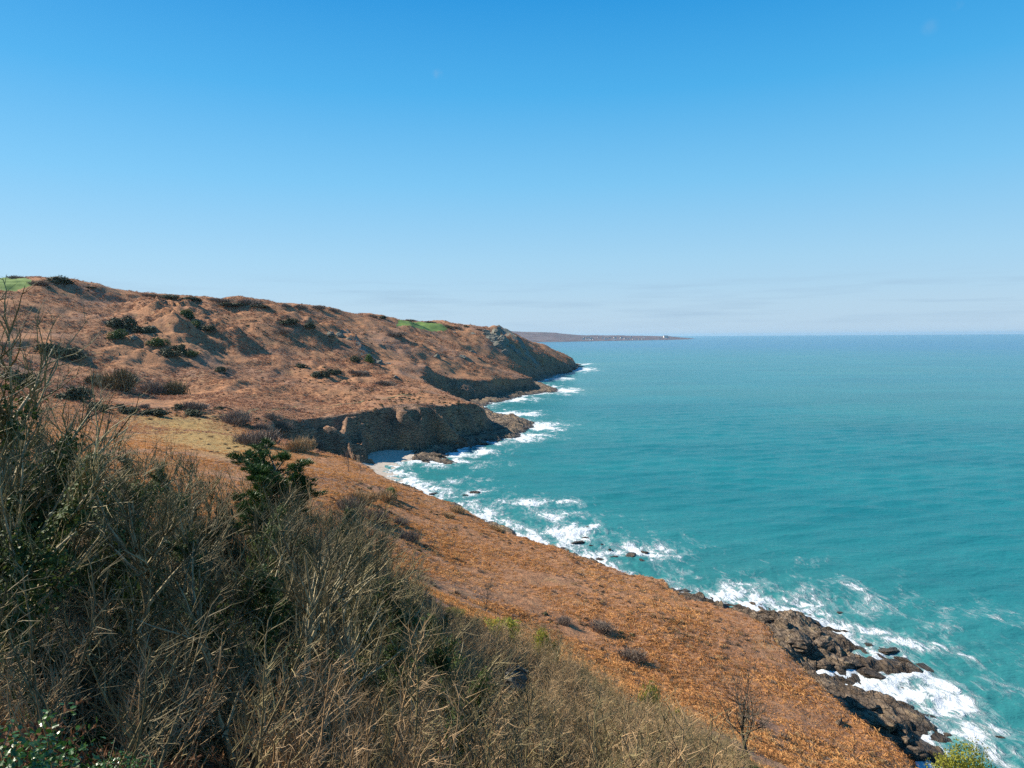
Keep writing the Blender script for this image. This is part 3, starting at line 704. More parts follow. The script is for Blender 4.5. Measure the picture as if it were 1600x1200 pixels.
class Geo:
    """collects tubes, leaves and blades into one mesh"""
    def __init__(s): s.v = []; s.t = []; s.q = []; s.n = 0
    def tubes(s, pts, r0, r1, sides=3):
        m, k, _ = pts.shape
        r0 = np.broadcast_to(np.asarray(r0, float), (m,)); r1 = np.broadcast_to(np.asarray(r1, float), (m,))
        ax = norm(pts[:, -1] - pts[:, 0]); h = np.where(np.abs(ax[:, 2:3]) > 0.9, np.array([[1., 0, 0]]), np.array([[0, 0, 1.]]))
        u = norm(np.cross(ax, h)); w = np.cross(ax, u)
        an = np.arange(sides) * 2 * math.pi / sides
        ring = u[:, None] * np.cos(an)[None, :, None] + w[:, None] * np.sin(an)[None, :, None]
        rr = r0[:, None] + (r1 - r0)[:, None] * np.linspace(0, 1, k)[None]
        vv = pts[:, :, None] + ring[:, None] * rr[:, :, None, None]
        s.v.append(vv.reshape(-1, 3))
        ix = np.arange(m * k * sides).reshape(m, k, sides) + s.n
        nx = np.roll(ix, -1, 2)
        s.q.append(np.stack([ix[:, :-1], nx[:, :-1], nx[:, 1:], ix[:, 1:]], -1).reshape(-1, 4))
        s.n += m * k * sides
    def blades(s, P, D, L, w):
        """thin triangles"""
        m = len(P); D = norm(D); g = np.random.default_rng(m)
        sd = norm(np.cross(D, g.normal(0, 1, (m, 3)))) * np.broadcast_to(np.asarray(w, float), (m,))[:, None]
        L = np.broadcast_to(np.asarray(L, float), (m,))[:, None]
        s.v.append(np.stack([P - sd, P + sd, P + D * L], 1).reshape(-1, 3))
        s.t.append(np.arange(m * 3).reshape(m, 3) + s.n); s.n += 3 * m
    def leaves(s, P, N, size, g, asp=0.7):
        """kite-shaped leaves folded along the midrib, facing N"""
        m = len(P); N = norm(N); a = norm(np.cross(N, g.normal(0, 1, (m, 3)))); b = np.cross(N, a)
        sz = np.broadcast_to(np.asarray(size, float), (m,))[:, None]
        p0 = P - a * sz; p1 = P + b * sz * asp + N * sz * 0.25 - a * sz * 0.1; p2 = P + a * sz; p3 = P - b * sz * asp + N * sz * 0.25 - a * sz * 0.1
        s.v.append(np.stack([p0, p1, p2, p3], 1).reshape(-1, 3))
        i = np.arange(m * 4).reshape(m, 4) + s.n
        s.t.append(i[:, [0, 2, 1]]); s.t.append(i[:, [0, 3, 2]]); s.n += 4 * m
    def mesh(s, name, mat, smooth_=True):
        f = []
        if s.t: f.append(np.concatenate(s.t))
        if s.q: f.append(np.concatenate(s.q))
        me = mesh_np(name, np.concatenate(s.v), f, smooth_)
        me.materials.append(mat)
        return me

def lump_points(g, n, rx, ry, rz, lumps=7, shell=0.55):
    """points and outward normals in an uneven crown made of overlapping lumps"""
    c = norm(g.normal(0, 1, (lumps, 3))) * g.uniform(0.25, 0.75, (lumps, 1)); c[:, 2] = np.abs(c[:, 2]) * 0.9
    r = g.uniform(0.3, 0.55, lumps)
    k = g.choice(lumps, n, p=r ** 2 / (r ** 2).sum())
    d = norm(g.normal(0, 1, (n, 3)))
    q = c[k] + d * r[k][:, None] * g.uniform(shell, 1.0, (n, 1))
    q[:, 2] = np.maximum(q[:, 2], -0.05 + 0.1 * g.random(n))
    return q * np.array([rx, ry, rz]), norm(d + np.array([0, 0, 0.35]))

# --- bare shrub: upright stems with fishbone side twigs
def shrub_meshes(seed, h=2.5, stems=7, mat='bark_tan', spread=0.35, dens=1.0, fish=True):
    g = np.random.default_rng(seed)
    P = np.c_[g.normal(0, 0.22 * h / 2.5, (stems, 2)), np.full(stems, -0.25)]
    D = np.c_[g.normal(0, spread, (stems, 2)), np.ones(stems)]
    L = h * g.uniform(0.65, 1.1, stems)
    a = grow(P, D, L, 7, 0.10, 0.05, g)
    S = Geo(); S.tubes(a, 0.022 * h / 2.5 + 0.006, 0.008, 4)
    T = Geo()
    nk = int(13 * dens)
    b0, d0, t0 = kids(a, nk, 0.2, 0.99, R(35), R(65), g, fish)
    lb = h * 0.34 * (1.05 - 0.75 * t0) * g.uniform(0.6, 1.3, len(t0))
    b = grow(b0, d0 + np.array([0, 0, 0.25]), lb, 4, 0.13, 0.08, g); T.tubes(b, 0.0095, 0.0028, 3)
    c0, e0, t1 = kids(b, int(5 * dens), 0.2, 1.0, R(30), R(70), g, fish)
    c = grow(c0, e0, h * 0.10 * g.uniform(0.5, 1.5, len(c0)), 2, 0.1, 0.05, g); T.tubes(c, 0.0040, 0.0012, 3)
    return [('stem', S.mesh('stem', M[mat])), ('twigs', T.mesh('twigs', M[mat], False))]

# --- bare tree: trunk, limbs, fine crown and optional ivy round trunk and limbs
def tree_meshes(seed, h=7.0, mat='bark_olive', ivy=0, lean=(0, 0), fork=4, spread=0.55, fine=1.0, leafmat='ivy', ivy_r=0.55, thick=0.016):
    g = np.random.default_rng(seed)
    tr = grow([[0, 0, -0.4]], [[lean[0], lean[1], 1]], [h * 0.5], 6, 0.08, 0.05, g)
    tr2 = grow(tr[:, -1], [[lean[0] + g.normal(0, .2), lean[1] + g.normal(0, .2), 1]], [h * 0.42], 5, 0.12, 0.02, g)
    S = Geo(); r = thick * h
    S.tubes(tr, r, r * 0.6, 7); S.tubes(tr2, r * 0.6, r * 0.15, 6)
    b0, d0, t = kids(tr, fork, 0.45, 1.0, R(30), R(60), g)
    b1, d1, t1 = kids(tr2, fork + 2, 0.1, 0.9, R(30), R(60), g)
    B0 = np.r_[b0, b1]; D0 = np.r_[d0, d1] * np.array([spread / 0.5, spread / 0.5, 1]) + np.array([0, 0, 0.45])
    LB = h * np.r_[0.42 * g.uniform(0.7, 1.2, len(b0)), 0.28 * g.uniform(0.7, 1.2, len(b1))]
    lm = grow(B0, D0, LB, 6, 0.14, 0.06, g)
    S.tubes(lm, r * 0.36, r * 0.10, 5)
    T = Geo()
    c0, e0, t2 = kids(lm, 9, 0.2, 1.0, R(25), R(55), g)
    c = grow(c0, e0 + np.array([0, 0, 0.3]), h * 0.17 * g.uniform(0.5, 1.3, len(c0)), 4, 0.16, 0.06, g); T.tubes(c, 0.0027 * h, 0.0009 * h, 3)
    f0, g0, t3 = kids(c, int(4.6 * fine), 0.15, 1.0, R(25), R(60), g)
    f = grow(f0, g0 + np.array([0, 0, 0.2]), h * 0.065 * g.uniform(0.5, 1.5, len(f0)), 2, 0.12, 0.03, g); T.tubes(f, 0.0010 * h, 0.0003 * h, 3)
    out = [('trunk', S.mesh('trunk', M['bark_pale_lit' if mat == 'bark_olive' else mat])), ('crown', T.mesh('crown', M[mat], False))]
    if ivy:
        allp = np.concatenate([tr.reshape(-1, 3), tr2.reshape(-1, 3), lm[:, :4].reshape(-1, 3)])
        allp = allp[allp[:, 2] > 0.2]
        k = g.integers(0, len(allp), ivy)
        off = norm(g.normal(0, 1, (ivy, 3))); rr = ivy_r * g.uniform(0.1, 1, (ivy, 1)) ** 0.6 * (1.15 - 0.75 * allp[k][:, 2:3] / h)
        I = Geo(); I.leaves(allp[k] + off * rr, off + np.array([0, 0, 0.4]), g.uniform(0.035, 0.08, ivy), g)
        out.append(('ivy', I.mesh('ivy', M[leafmat], False)))
    return out

# --- rounded bush of leaves
def leafbush_meshes(seed, w=2.0, h=1.5, n=1600, mat='gorse', leaf=0.06, lumps=9):
    g = np.random.default_rng(seed)
    q, nn_ = lump_points(g, n, w / 2, w / 2, h * 0.8, lumps)
    I = Geo(); I.leaves(q, nn_ + g.normal(0, 0.5, nn_.shape), leaf * g.uniform(0.6, 1.4, n), g)
    sp = norm(nn_ + np.array([0, 0, 0.6])); k = g.choice(n, n // 5, replace=False)
    I.blades(q[k], sp[k], leaf * g.uniform(2, 4, len(k)), leaf * 0.25)
    S = Geo(); st = grow(np.c_[g.normal(0, 0.1 * w, (6, 2)), np.full(6, -0.3)], np.c_[g.normal(0, 0.5, (6, 2)), np.ones(6)], h * 0.8, 4, 0.15, 0, g)
    S.tubes(st, 0.02 * h + 0.01, 0.006 * h, 4)
    return [('stem', S.mesh('stem', M['bark_dark'])), ('foliage', I.mesh('foliage', M[mat], False))]

# --- far leafless shrub: a dome of fine twigs
def puff_meshes(seed, w=6.0, h=3.0, n=2200, mat='bark_grey', tw=0.025):
    g = np.random.default_rng(seed)
    q, nn_ = lump_points(g, n, w / 2, w / 2, h * 0.75, 8, 0.2)
    d = norm(q / np.array([w, w, h]) * 1.4 + np.array([0, 0, 0.9]) + g.normal(0, 0.28, q.shape))
    I = Geo(); I.blades(q, d, h * g.uniform(0.12, 0.3, n), tw * g.uniform(0.6, 1.4, n))
    S = Geo(); ns_ = 14
    st = grow(np.c_[g.normal(0, 0.16 * w, (ns_, 2)), np.full(ns_, -0.3)], np.c_[g.normal(0, 0.4, (ns_, 2)), np.ones(ns_)], h * 0.85, 4, 0.12, 0, g)
    S.tubes(st, 0.02 * h, 0.006 * h, 4)
    return [('stem', S.mesh('stem', M[mat])), ('twigs', I.mesh('twigs', M[mat], False))]

def pine_meshes(seed, h=9.0):
    g = np.random.default_rng(seed)
    tr = grow([[0, 0, -0.4]], [[0.05, 0, 1]], [h * 0.95], 9, 0.05, 0.05, g)
    S = Geo(); S.tubes(tr, 0.16, 0.04, 7)
    b0, d0, t = kids(tr, 52, 0.4, 1.0, R(45), R(88), g)
    Lb = h * 0.31 * (1.12 - 0.35 * t) * g.uniform(0.5, 1.1, len(t))
    lm = grow(b0, d0 + np.array([0, 0, 0.15]), Lb, 5, 0.12, 0.14, g); S.tubes(lm, 0.05, 0.02, 5)
    c0, e0, t2 = kids(lm, 7, 0.3, 1.0, R(25), R(60), g)
    c = grow(c0, e0 + np.array([0, 0, 0.4]), g.uniform(0.35, 0.8, len(c0)), 3, 0.12, 0.1, g); S.tubes(c, 0.018, 0.010, 3)
    N = Geo()
    tips = np.concatenate([c[:, -1], lm[:, -1], c[:, 2]]); ax = np.concatenate([norm(c[:, -1] - c[:, 1]), norm(lm[:, -1] - lm[:, 3]), norm(c[:, 2] - c[:, 1])])
    keep = g.random(len(tips)) < 0.8; tips = tips[keep]; ax = ax[keep]
    per = 60
    P = np.repeat(tips, per, 0) + norm(g.normal(0, 1, (len(tips) * per, 3))) * g.uniform(0, 0.22, (len(tips) * per, 1)) * np.array([1, 1, 0.75])
    D = norm((P - np.repeat(tips, per, 0)) * 3 + np.repeat(ax, per, 0) * 0.5 + np.array([0, 0, 0.5]) + g.normal(0, 0.3, P.shape))
    N.blades(P, D, g.uniform(0.14, 0.24, len(P)), 0.022)
    return [('trunk', S.mesh('trunk', M['pine_bark'])), ('needles', N.mesh('needles', M['pine'], False))]

def rock_mesh(seed, mat, sub=4, flat=0.6, ridges=1.0):
    import bmesh
    g = np.random.default_rng(seed)
    bm = bmesh.new(); bmesh.ops.create_icosphere(bm, subdivisions=sub, radius=1.0)
    v = np.array([x.co[:] for x in bm.verts]); f = np.array([[y.index for y in x.verts] for x in bm.faces]); bm.free()
    off = g.uniform(-50, 50, 3)
    # cut by random planes so that it has facets and ledges, then roughen
    for k in range(13):
        n_ = norm(g.normal(0, 1, 3)); n_[2] *= 0.8; n_ = norm(n_); dd = g.uniform(0.5, 0.88)
        s = v @ n_ - dd
        v = v - np.clip(s, 0, None)[:, None] * n_ * 0.93
    a = np.abs(noise3(v * 1.6 + off, 1)); b = noise3(v * 4.2 + off, 2); c = noise3(v * np.array([3, 3, 9]) @ np.array([[.9, .2, .3], [-.2, .95, .1], [-.3, -.1, .94]]) + off, 3)
    v = v * (1 + ridges * (0.15 * (0.5 - a) + 0.06 * b + 0.08 * np.sign(c) * np.abs(c) ** 0.5))[:, None]
    v = v * np.array([1, g.uniform(0.6, 0.85), flat])
    me = mesh_np('rock', v, f, False); me.materials.append(M[mat])
    return me

PROTO = {}
def proto(key, fn, *a, **k):
    if key not in PROTO: PROTO[key] = fn(*a, **k)
    return PROTO[key]

def tall(parts): return max(max(v.co.z for v in me.vertices) for _, me in parts)

def place(name, parts, loc, rz, scale, label, cat, group=None):
    r = empty(name, loc, rz, scale)
    tag(r, label, cat, group)
    for pn, me in parts:
        o = bpy.data.objects.new(pn, me); COL.objects.link(o); o.parent = r
    return r

# ------------------------------------------------------------------ scattered ground cover (instances)
def scatter(name, label, pts, rot, scl, idx_, metas):
    n = len(pts)
    me = bpy.data.meshes.new(name); me.vertices.add(n); me.vertices.foreach_set('co', np.asarray(pts, np.float32).ravel())
    a = me.attributes.new('rot', 'FLOAT_VECTOR', 'POINT'); a.data.foreach_set('vector', np.asarray(rot, np.float32).ravel())
    a = me.attributes.new('scl', 'FLOAT', 'POINT'); a.data.foreach_set('value', np.asarray(scl, np.float32))
    a = me.attributes.new('idx', 'INT', 'POINT'); a.data.foreach_set('value', np.asarray(idx_, np.int32))
    o = bpy.data.objects.new(name, me); COL.objects.link(o); tag(o, label, kind='stuff')
    gt = bpy.data.node_groups.new(name, 'GeometryNodeTree')
    gt.interface.new_socket('Geometry', in_out='INPUT', socket_type='NodeSocketGeometry')
    gt.interface.new_socket('Geometry', in_out='OUTPUT', socket_type='NodeSocketGeometry')
    gi = gt.nodes.new('NodeGroupInput'); go = gt.nodes.new('NodeGroupOutput')
    ip = gt.nodes.new('GeometryNodeInstanceOnPoints'); jn = gt.nodes.new('GeometryNodeJoinGeometry')
    for i, m_ in enumerate(metas):
        po = bpy.data.objects.new(name + '_source', m_)
        oi = gt.nodes.new('GeometryNodeObjectInfo'); oi.inputs['Object'].default_value = po; oi.inputs['As Instance'].default_value = True
        gt.links.new(oi.outputs['Geometry'], jn.inputs[0])
    def na(nm, t):
        x = gt.nodes.new('GeometryNodeInputNamedAttribute'); x.data_type = t; x.inputs['Name'].default_value = nm
        return [q for q in x.outputs if q.name == 'Attribute' and q.enabled][0]
    er = gt.nodes.new('FunctionNodeEulerToRotation')
    gt.links.new(na('rot', 'FLOAT_VECTOR'), er.inputs[0])
    gt.links.new(gi.outputs[0], ip.inputs['Points']); gt.links.new(jn.outputs[0], ip.inputs['Instance'])
    ip.inputs['Pick Instance'].default_value = True
    gt.links.new(na('idx', 'INT'), ip.inputs['Instance Index']); gt.links.new(er.outputs[0], ip.inputs['Rotation']); gt.links.new(na('scl', 'FLOAT'), ip.inputs['Scale'])
    gt.links.new(ip.outputs[0], go.inputs[0])
    md = o.modifiers.new('scatter', 'NODES'); md.node_group = gt
    return o

def frond_tuft(seed, mat, n=9, L=0.8, lie=0.5, w=0.10):
    """a collapsed tuft of dead bracken: drooping blades"""
    g = np.random.default_rng(seed); G = Geo()
    an = g.uniform(0, 6.283, n); d = np.c_[np.cos(an), np.sin(an), g.uniform(0.1, 0.9, n)]
    p = grow(np.c_[g.normal(0, 0.18, (n, 2)), np.full(n, -0.05)], d, L * g.uniform(0.6, 1.1, n), 3, 0.15, -lie * 0.6, g)
    t = norm(p[:, -1] - p[:, 0]); s = norm(np.cross(t, np.array([0, 0, 1.0]) + g.normal(0, .3, (n, 3))))
    wd = np.array([0.25, 1.0, 0.75, 0.05])
    va = p - s[:, None] * (wd * w)[None, :, None]; vb = p + s[:, None] * (wd * w)[None, :, None] + np.array([0, 0, 0.03])
    vv = np.stack([va, vb], 2).reshape(-1, 3); ix = np.arange(n * 8).reshape(n, 4, 2)
    G.v.append(vv); G.q.append(np.stack([ix[:, :-1, 0], ix[:, :-1, 1], ix[:, 1:, 1], ix[:, 1:, 0]], -1).reshape(-1, 4)); G.n += len(vv)
    return G.mesh('tuft', M[mat], False)

def fern_frond(seed, mat='fern_near', n=5, L=0.9):
    """near bracken: fronds with separate side leaflets"""
    g = np.random.default_rng(seed); G = Geo()
    an = g.uniform(0, 6.283, n)
    p = grow(np.c_[g.normal(0, 0.08, (n, 2)), np.full(n, -0.05)], np.c_[np.cos(an), np.sin(an), g.uniform(0.4, 1.2, n)], L * g.uniform(0.7, 1.1, n), 6, 0.1, -0.22, g)
    G.tubes(p, 0.006, 0.002, 3)
    b, d, t = kids(p, 22, 0.15, 0.99, R(60), R(80), g, True)
    lf = 0.26 * L * (1 - t) ** 0.7 + 0.03
    G.blades(b, d + np.array([0, 0, -0.25]), lf, 0.022)
    return G.mesh('fern', M[mat], False)

def polar_pts(n, a0, a1, r0, r1, seed, poly=None, inside=True, margin=0.5):
    g = np.random.default_rng(seed)
    a = g.uniform(a0, a1, n); r = np.exp(g.uniform(math.log(r0), math.log(r1), n))
    x = np.sin(a) * r; y = np.cos(a) * r
    k = poly_sd(x, y, E2) > margin
    x, y, r = x[k], y[k], r[k]
    return x, y, r, g

# russet bracken on the near field
x, y, r, g = polar_pts(210000, R(-42), R(42), 45, 330, 11, margin=-0.4)
k = (poly_sd(x, y, THICKET) < 1.0)
x, y, r = x[k], y[k], r[k]
keep = fbm(x / 9, y / 9, 4, 111) > -0.42 + 0.4 * g.random(len(x))
mfield = smooth(-10, 10, poly_sd(x, y, mead))
keep &= g.random(len(x)) > mfield * 0.8
x, y, r = x[keep], y[keep], r[keep]
z = land(x, y)
protos = [frond_tuft(100 + i, 'bracken', 20, 0.72, 0.7, 0.026) for i in range(8)]
sc_ = np.clip(0.75 * (r / 110) ** 0.35, 0.6, 1.2) * g.uniform(0.6, 1.35, len(x)) * (1 + 0.5 * fbm(x / 9, y / 9, 3, 121))
scatter('field_bracken', 'collapsed orange bracken covering the clifftop field', np.c_[x, y, z], np.c_[g.normal(0, .15, (len(x), 2)), g.uniform(0, 6.28, len(x))], sc_, g.integers(0, 8, len(x)), protos)
# bracken on the far hillside
x, y, r, g = polar_pts(220000, R(-44), R(12), 230, 1600, 12, margin=-13)
keep = fbm(x / 22, y / 22, 4, 112) > -0.35 + 0.5 * g.random(len(x))
for poly in PAST: keep &= poly_sd(x, y, poly) < 0
keep &= g.random(len(x)) > 0.8 * smooth(-10, 10, poly_sd(x, y, mead))
x, y, r = x[keep], y[keep], r[keep]
z = land(x, y)
kz = (z > 3.5) & ((poly_sd(x, y, E2) > -1) | ((z > 7) & (fbm(x / 12, y / 12, 3, 301) > -0.05)))
x, y, r, z = x[kz], y[kz], r[kz], z[kz]
protos = [frond_tuft(140 + i, 'bracken_far', 11, 0.85, 0.25, 0.06) for i in range(6)]
sc_ = np.clip(0.9 * (r / 250) ** 0.75, 0.8, 3.2) * g.uniform(0.5, 1.3, len(x)) * (1 + 0.6 * fbm(x / 30, y / 30, 3, 122))
scatter('hillside_bracken', 'dead red brown bracken all over the far hillside', np.c_[x, y, z], np.c_[g.normal(0, .15, (len(x), 2)), g.uniform(0, 6.28, len(x))], sc_, g.integers(0, 6, len(x)), protos)

# ------------------------------------------------------------------ the thicket below the viewpoint
SKYL = np.array([(-400, 520), (0, 560), (60, 606), (130, 652), (250, 656), (350, 690), (440, 745), (500, 765), (560, 765), (600, 800), (625, 862), (665, 920), (760, 955), (850, 968), (900, 1015),
                 (1000, 1070), (1100, 1120), (1180, 1190), (1300, 1260), (1700, 1400), (3000, 1800)], float)
def allowed(x, y, gz_):
    """height that keeps a plant at x, y below the canopy line seen from the path"""
    hgt = np.full(len(x), 9.0)
    px, py0 = project(np.c_[x, y, gz_])
    ly = np.interp(px, SKYL[:, 0], SKYL[:, 1])
    v = ray(px, ly)
    return v[:, 2] * y + CAM_Z - gz_

g = np.random.default_rng(5)
def thicket_pts(n, r0, r1, seed, a0=-46, a1=44):
    g_ = np.random.default_rng(seed)
    a = g_.uniform(R(a0), R(a1), n); r_ = np.exp(g_.uniform(math.log(r0), math.log(r1), n))
    x_ = np.sin(a) * r_; y_ = np.cos(a) * r_
    k_ = (poly_sd(x_, y_, THICKET) > 0.5) & (poly_sd(x_, y_, E2) > 1)
    x_, y_ = x_[k_], y_[k_]; z_ = land(x_, y_)
    return x_, y_, z_, allowed(x_, y_, z_), g_

SH = [shrub_meshes(200 + i, 2.5, 7, ('bark_tan', 'bark_tan', 'bark_olive')[i % 3], 0.3 + 0.05 * (i % 3)) for i in range(9)]
TR = [tree_meshes(300 + i, 7.0, 'bark_olive', 3800 if i % 3 else 0, (g.normal(0, .12), g.normal(0, .12)), 5, 0.65, 1.15, thick=0.018) for i in range(7)]

THT = [tall(p) for p in TR]; SHT = [tall(p) for p in SH]
# trees on the left half
tx, ty, tz, ta, g_ = thicket_pts(1600, 15, 62, 41, -46, -5)
order = np.argsort(g_.random(len(tx)))
chosen = []
for i in order:
    if ta[i] < 3.2: continue
    if any((tx[i] - tx[j]) ** 2 + (ty[i] - ty[j]) ** 2 < 2.7 ** 2 for j in chosen): continue
    chosen.append(i)
    if len(chosen) >= 95: break
def tree_zone(x_, y_, z_):
    px = float(project(np.array([x_, y_, z_]))[0])
    return 'at the left edge of the wooded slope' if px < 110 else 'in the middle of the left woodland' if px < 260 else 'at the right of the woodland towards the pine' if px < 430 else 'between the pine and the bracken field'
for i in chosen:
    hgt = min(ta[i] * g_.uniform(0.85, 1.05), 8.0); k = g_.integers(0, 7)
    s = hgt / THT[k]
    place('bare_tree', TR[k], (tx[i], ty[i], tz[i]), g_.uniform(0, 6.28), s,
          ('leafless tree wound with dark ivy ' if k % 3 else 'leafless olive tree with fine upright twigs ') + tree_zone(tx[i], ty[i], tz[i] + hgt), 'tree', 'bare trees on the wooded left slope')
# the wood goes on to the left of the view and shades the hollow
ox, oy, oz, oa, g_ = thicket_pts(900, 12, 46, 141, -88, -46)
ch3 = []
for i in range(len(ox)):
    if any((ox[i] - ox[j]) ** 2 + (oy[i] - oy[j]) ** 2 < 3.0 ** 2 for j in ch3): continue
    ch3.append(i)
    if len(ch3) >= 44: break
for i in ch3:
    k = int(g_.choice([1, 2, 4, 5])); place('bare_tree', TR[k], (ox[i], oy[i], oz[i]), g_.uniform(0, 6.28), g_.uniform(6.5, 8.0) / THT[k], 'ivy wound leafless tree of the wood left of the view', 'tree', 'bare trees on the wooded left slope')
# shrubs
qx, qy, qz, qa, g_ = thicket_pts(2600, 9.5, 60, 42)
chosen2 = []
for i in range(len(qx)):
    d_ = math.hypot(qx[i], qy[i])
    if qa[i] < 0.9: continue
    if qx[i] < -0.30 * qy[i] and d_ < 21 and g_.random() < 0.75: continue
    if qx[i] < -5 and d_ < 15 and False: continue
    mn = 0.55 + 0.022 * d_
    if any((qx[i] - qx[j]) ** 2 + (qy[i] - qy[j]) ** 2 < mn * mn for j in chosen2): continue
    chosen2.append(i)
    if len(chosen2) >= 230: break
def shrub_zone(x_, y_, z_):
    px = float(project(np.array([x_, y_, z_]))[0])
    return 'in the shaded left part of the thicket' if px < 300 else 'in the tangle left of the bottom middle' if px < 560 else 'in the tan tangle at the bottom middle' if px < 800 else 'in the thicket right of the grey boulder' if px < 1000 else 'at the lower right end of the thicket'
for i in chosen2:
    d_ = math.hypot(qx[i], qy[i])
    hgt = min(qa[i] * g_.uniform(0.8, 1.05), g_.uniform(2.0, 3.2) + 0.01 * d_)
    k = g_.integers(0, 9)
    place('bare_shrub', SH[k], (qx[i], qy[i], qz[i]), g_.uniform(0, 6.28), hgt / SHT[k],
          'leafless twiggy shrub ' + shrub_zone(qx[i], qy[i], qz[i] + hgt), 'shrub', 'bare shrubs of the thicket')
# tangle of smaller growth between them
ux, uy, uz, ua, g_ = thicket_pts(2400, 22, 62, 43)
k = ua > 0.5
ux, uy, uz, ua = ux[k], uy[k], uz[k], ua[k]
uh = np.minimum(ua * g_.uniform(0.6, 1.0, len(ux)), g_.uniform(0.9, 2.4, len(ux)) * (1 + 0.012 * np.hypot(ux, uy)))
scatter('twig_undergrowth', 'tangle of thin bare twigs filling the thicket', np.c_[ux, uy, uz], np.c_[g_.normal(0, .12, (len(ux), 2)), g_.uniform(0, 6.28, len(ux))], uh / 2.5, g_.integers(0, 9, len(ux)),
        [p[1][1] for p in SH])
# ivy and bramble leaves low in the thicket
lx, ly_, lz, la, g_ = thicket_pts(2600, 15, 62, 44)
cl = fbm(lx / 6, ly_ / 6, 3, 131)
k = (la > 0.4) & (cl > 0.05)
lx, ly_, lz, la = lx[k], ly_[k], lz[k], la[k]
lb = [leafbush_meshes(500 + i, 1.5, 0.9, 700, 'ivy' if i < 3 else 'dark_bush', 0.045, 6)[1][1] for i in range(4)]
scatter('ivy_undergrowth', 'dark ivy and bramble leaves under the thicket', np.c_[lx, ly_, lz], np.c_[g_.normal(0, .12, (len(lx), 2)), g_.uniform(0, 6.28, len(lx))],
        np.minimum(la / 1.0, g_.uniform(0.6, 1.6, len(lx))), g_.integers(0, 4, len(lx)), lb)
fx, fy, fz, fa, g_ = thicket_pts(2200, 8.5, 30, 45)
k = (fa > 0.3) & (fbm(fx / 4, fy / 4, 3, 135) > -0.15)
fx, fy, fz = fx[k], fy[k], fz[k]
scatter('dead_fern_undergrowth', 'brown dead fern fronds under the nearest shrubs', np.c_[fx, fy, fz], np.c_[g_.normal(0, .15, (len(fx), 2)), g_.uniform(0, 6.28, len(fx))], g_.uniform(0.6, 1.2, len(fx)),
        g_.integers(0, 4, len(fx)), [fern_frond(600 + i) for i in range(4)])
# ------------------------------------------------------------------ plants one can tell apart
def pxh(d, px): return px / F_ * d
def put(name, parts, px, py, w_px, base_w, label, cat, group=None, hfac=1.0, rz=None, sink=0.0, loc=None):
    """stand a plant on the ground seen at that pixel; its width in the picture sets its size"""
    p = at(px, py) if loc is None else np.array(loc)
    s = pxh(p[1], w_px) / base_w
    return place(name, parts, (p[0], p[1], p[2] - sink), random.uniform(0, 6.28) if rz is None else rz, (s, s, s * hfac), label, cat, group)

PG = [puff_meshes(700 + i, 6, 3, 2600, 'bark_grey', 0.035) for i in range(3)]
PO = [puff_meshes(710 + i, 6, 3, 2600, 'bark_olive', 0.035) for i in range(3)]
PT = [puff_meshes(720 + i, 6, 3, 2600, 'bark_tan', 0.035) for i in range(2)]
DB = [leafbush_meshes(730 + i, 4, 2.6, 1500, 'dark_bush', 0.16, 8) for i in range(4)]
IB = [leafbush_meshes(740 + i, 4, 2.6, 1700, 'ivy', 0.13, 8) for i in range(3)]
BB = leafbush_meshes(750, 4, 2.6, 1700, 'bright_bush', 0.14, 8)
GB = [leafbush_meshes(760 + i, 3, 1.8, 2200, 'gorse', 0.07, 9) for i in range(3)]
P_ = {'g': PG, 'o': PO, 't': PT, 'd': DB, 'i': IB, 'b': [BB], 'y': GB}
BW = {'g': 6, 'o': 6, 't': 6, 'd': 4, 'i': 4, 'b': 4, 'y': 3}
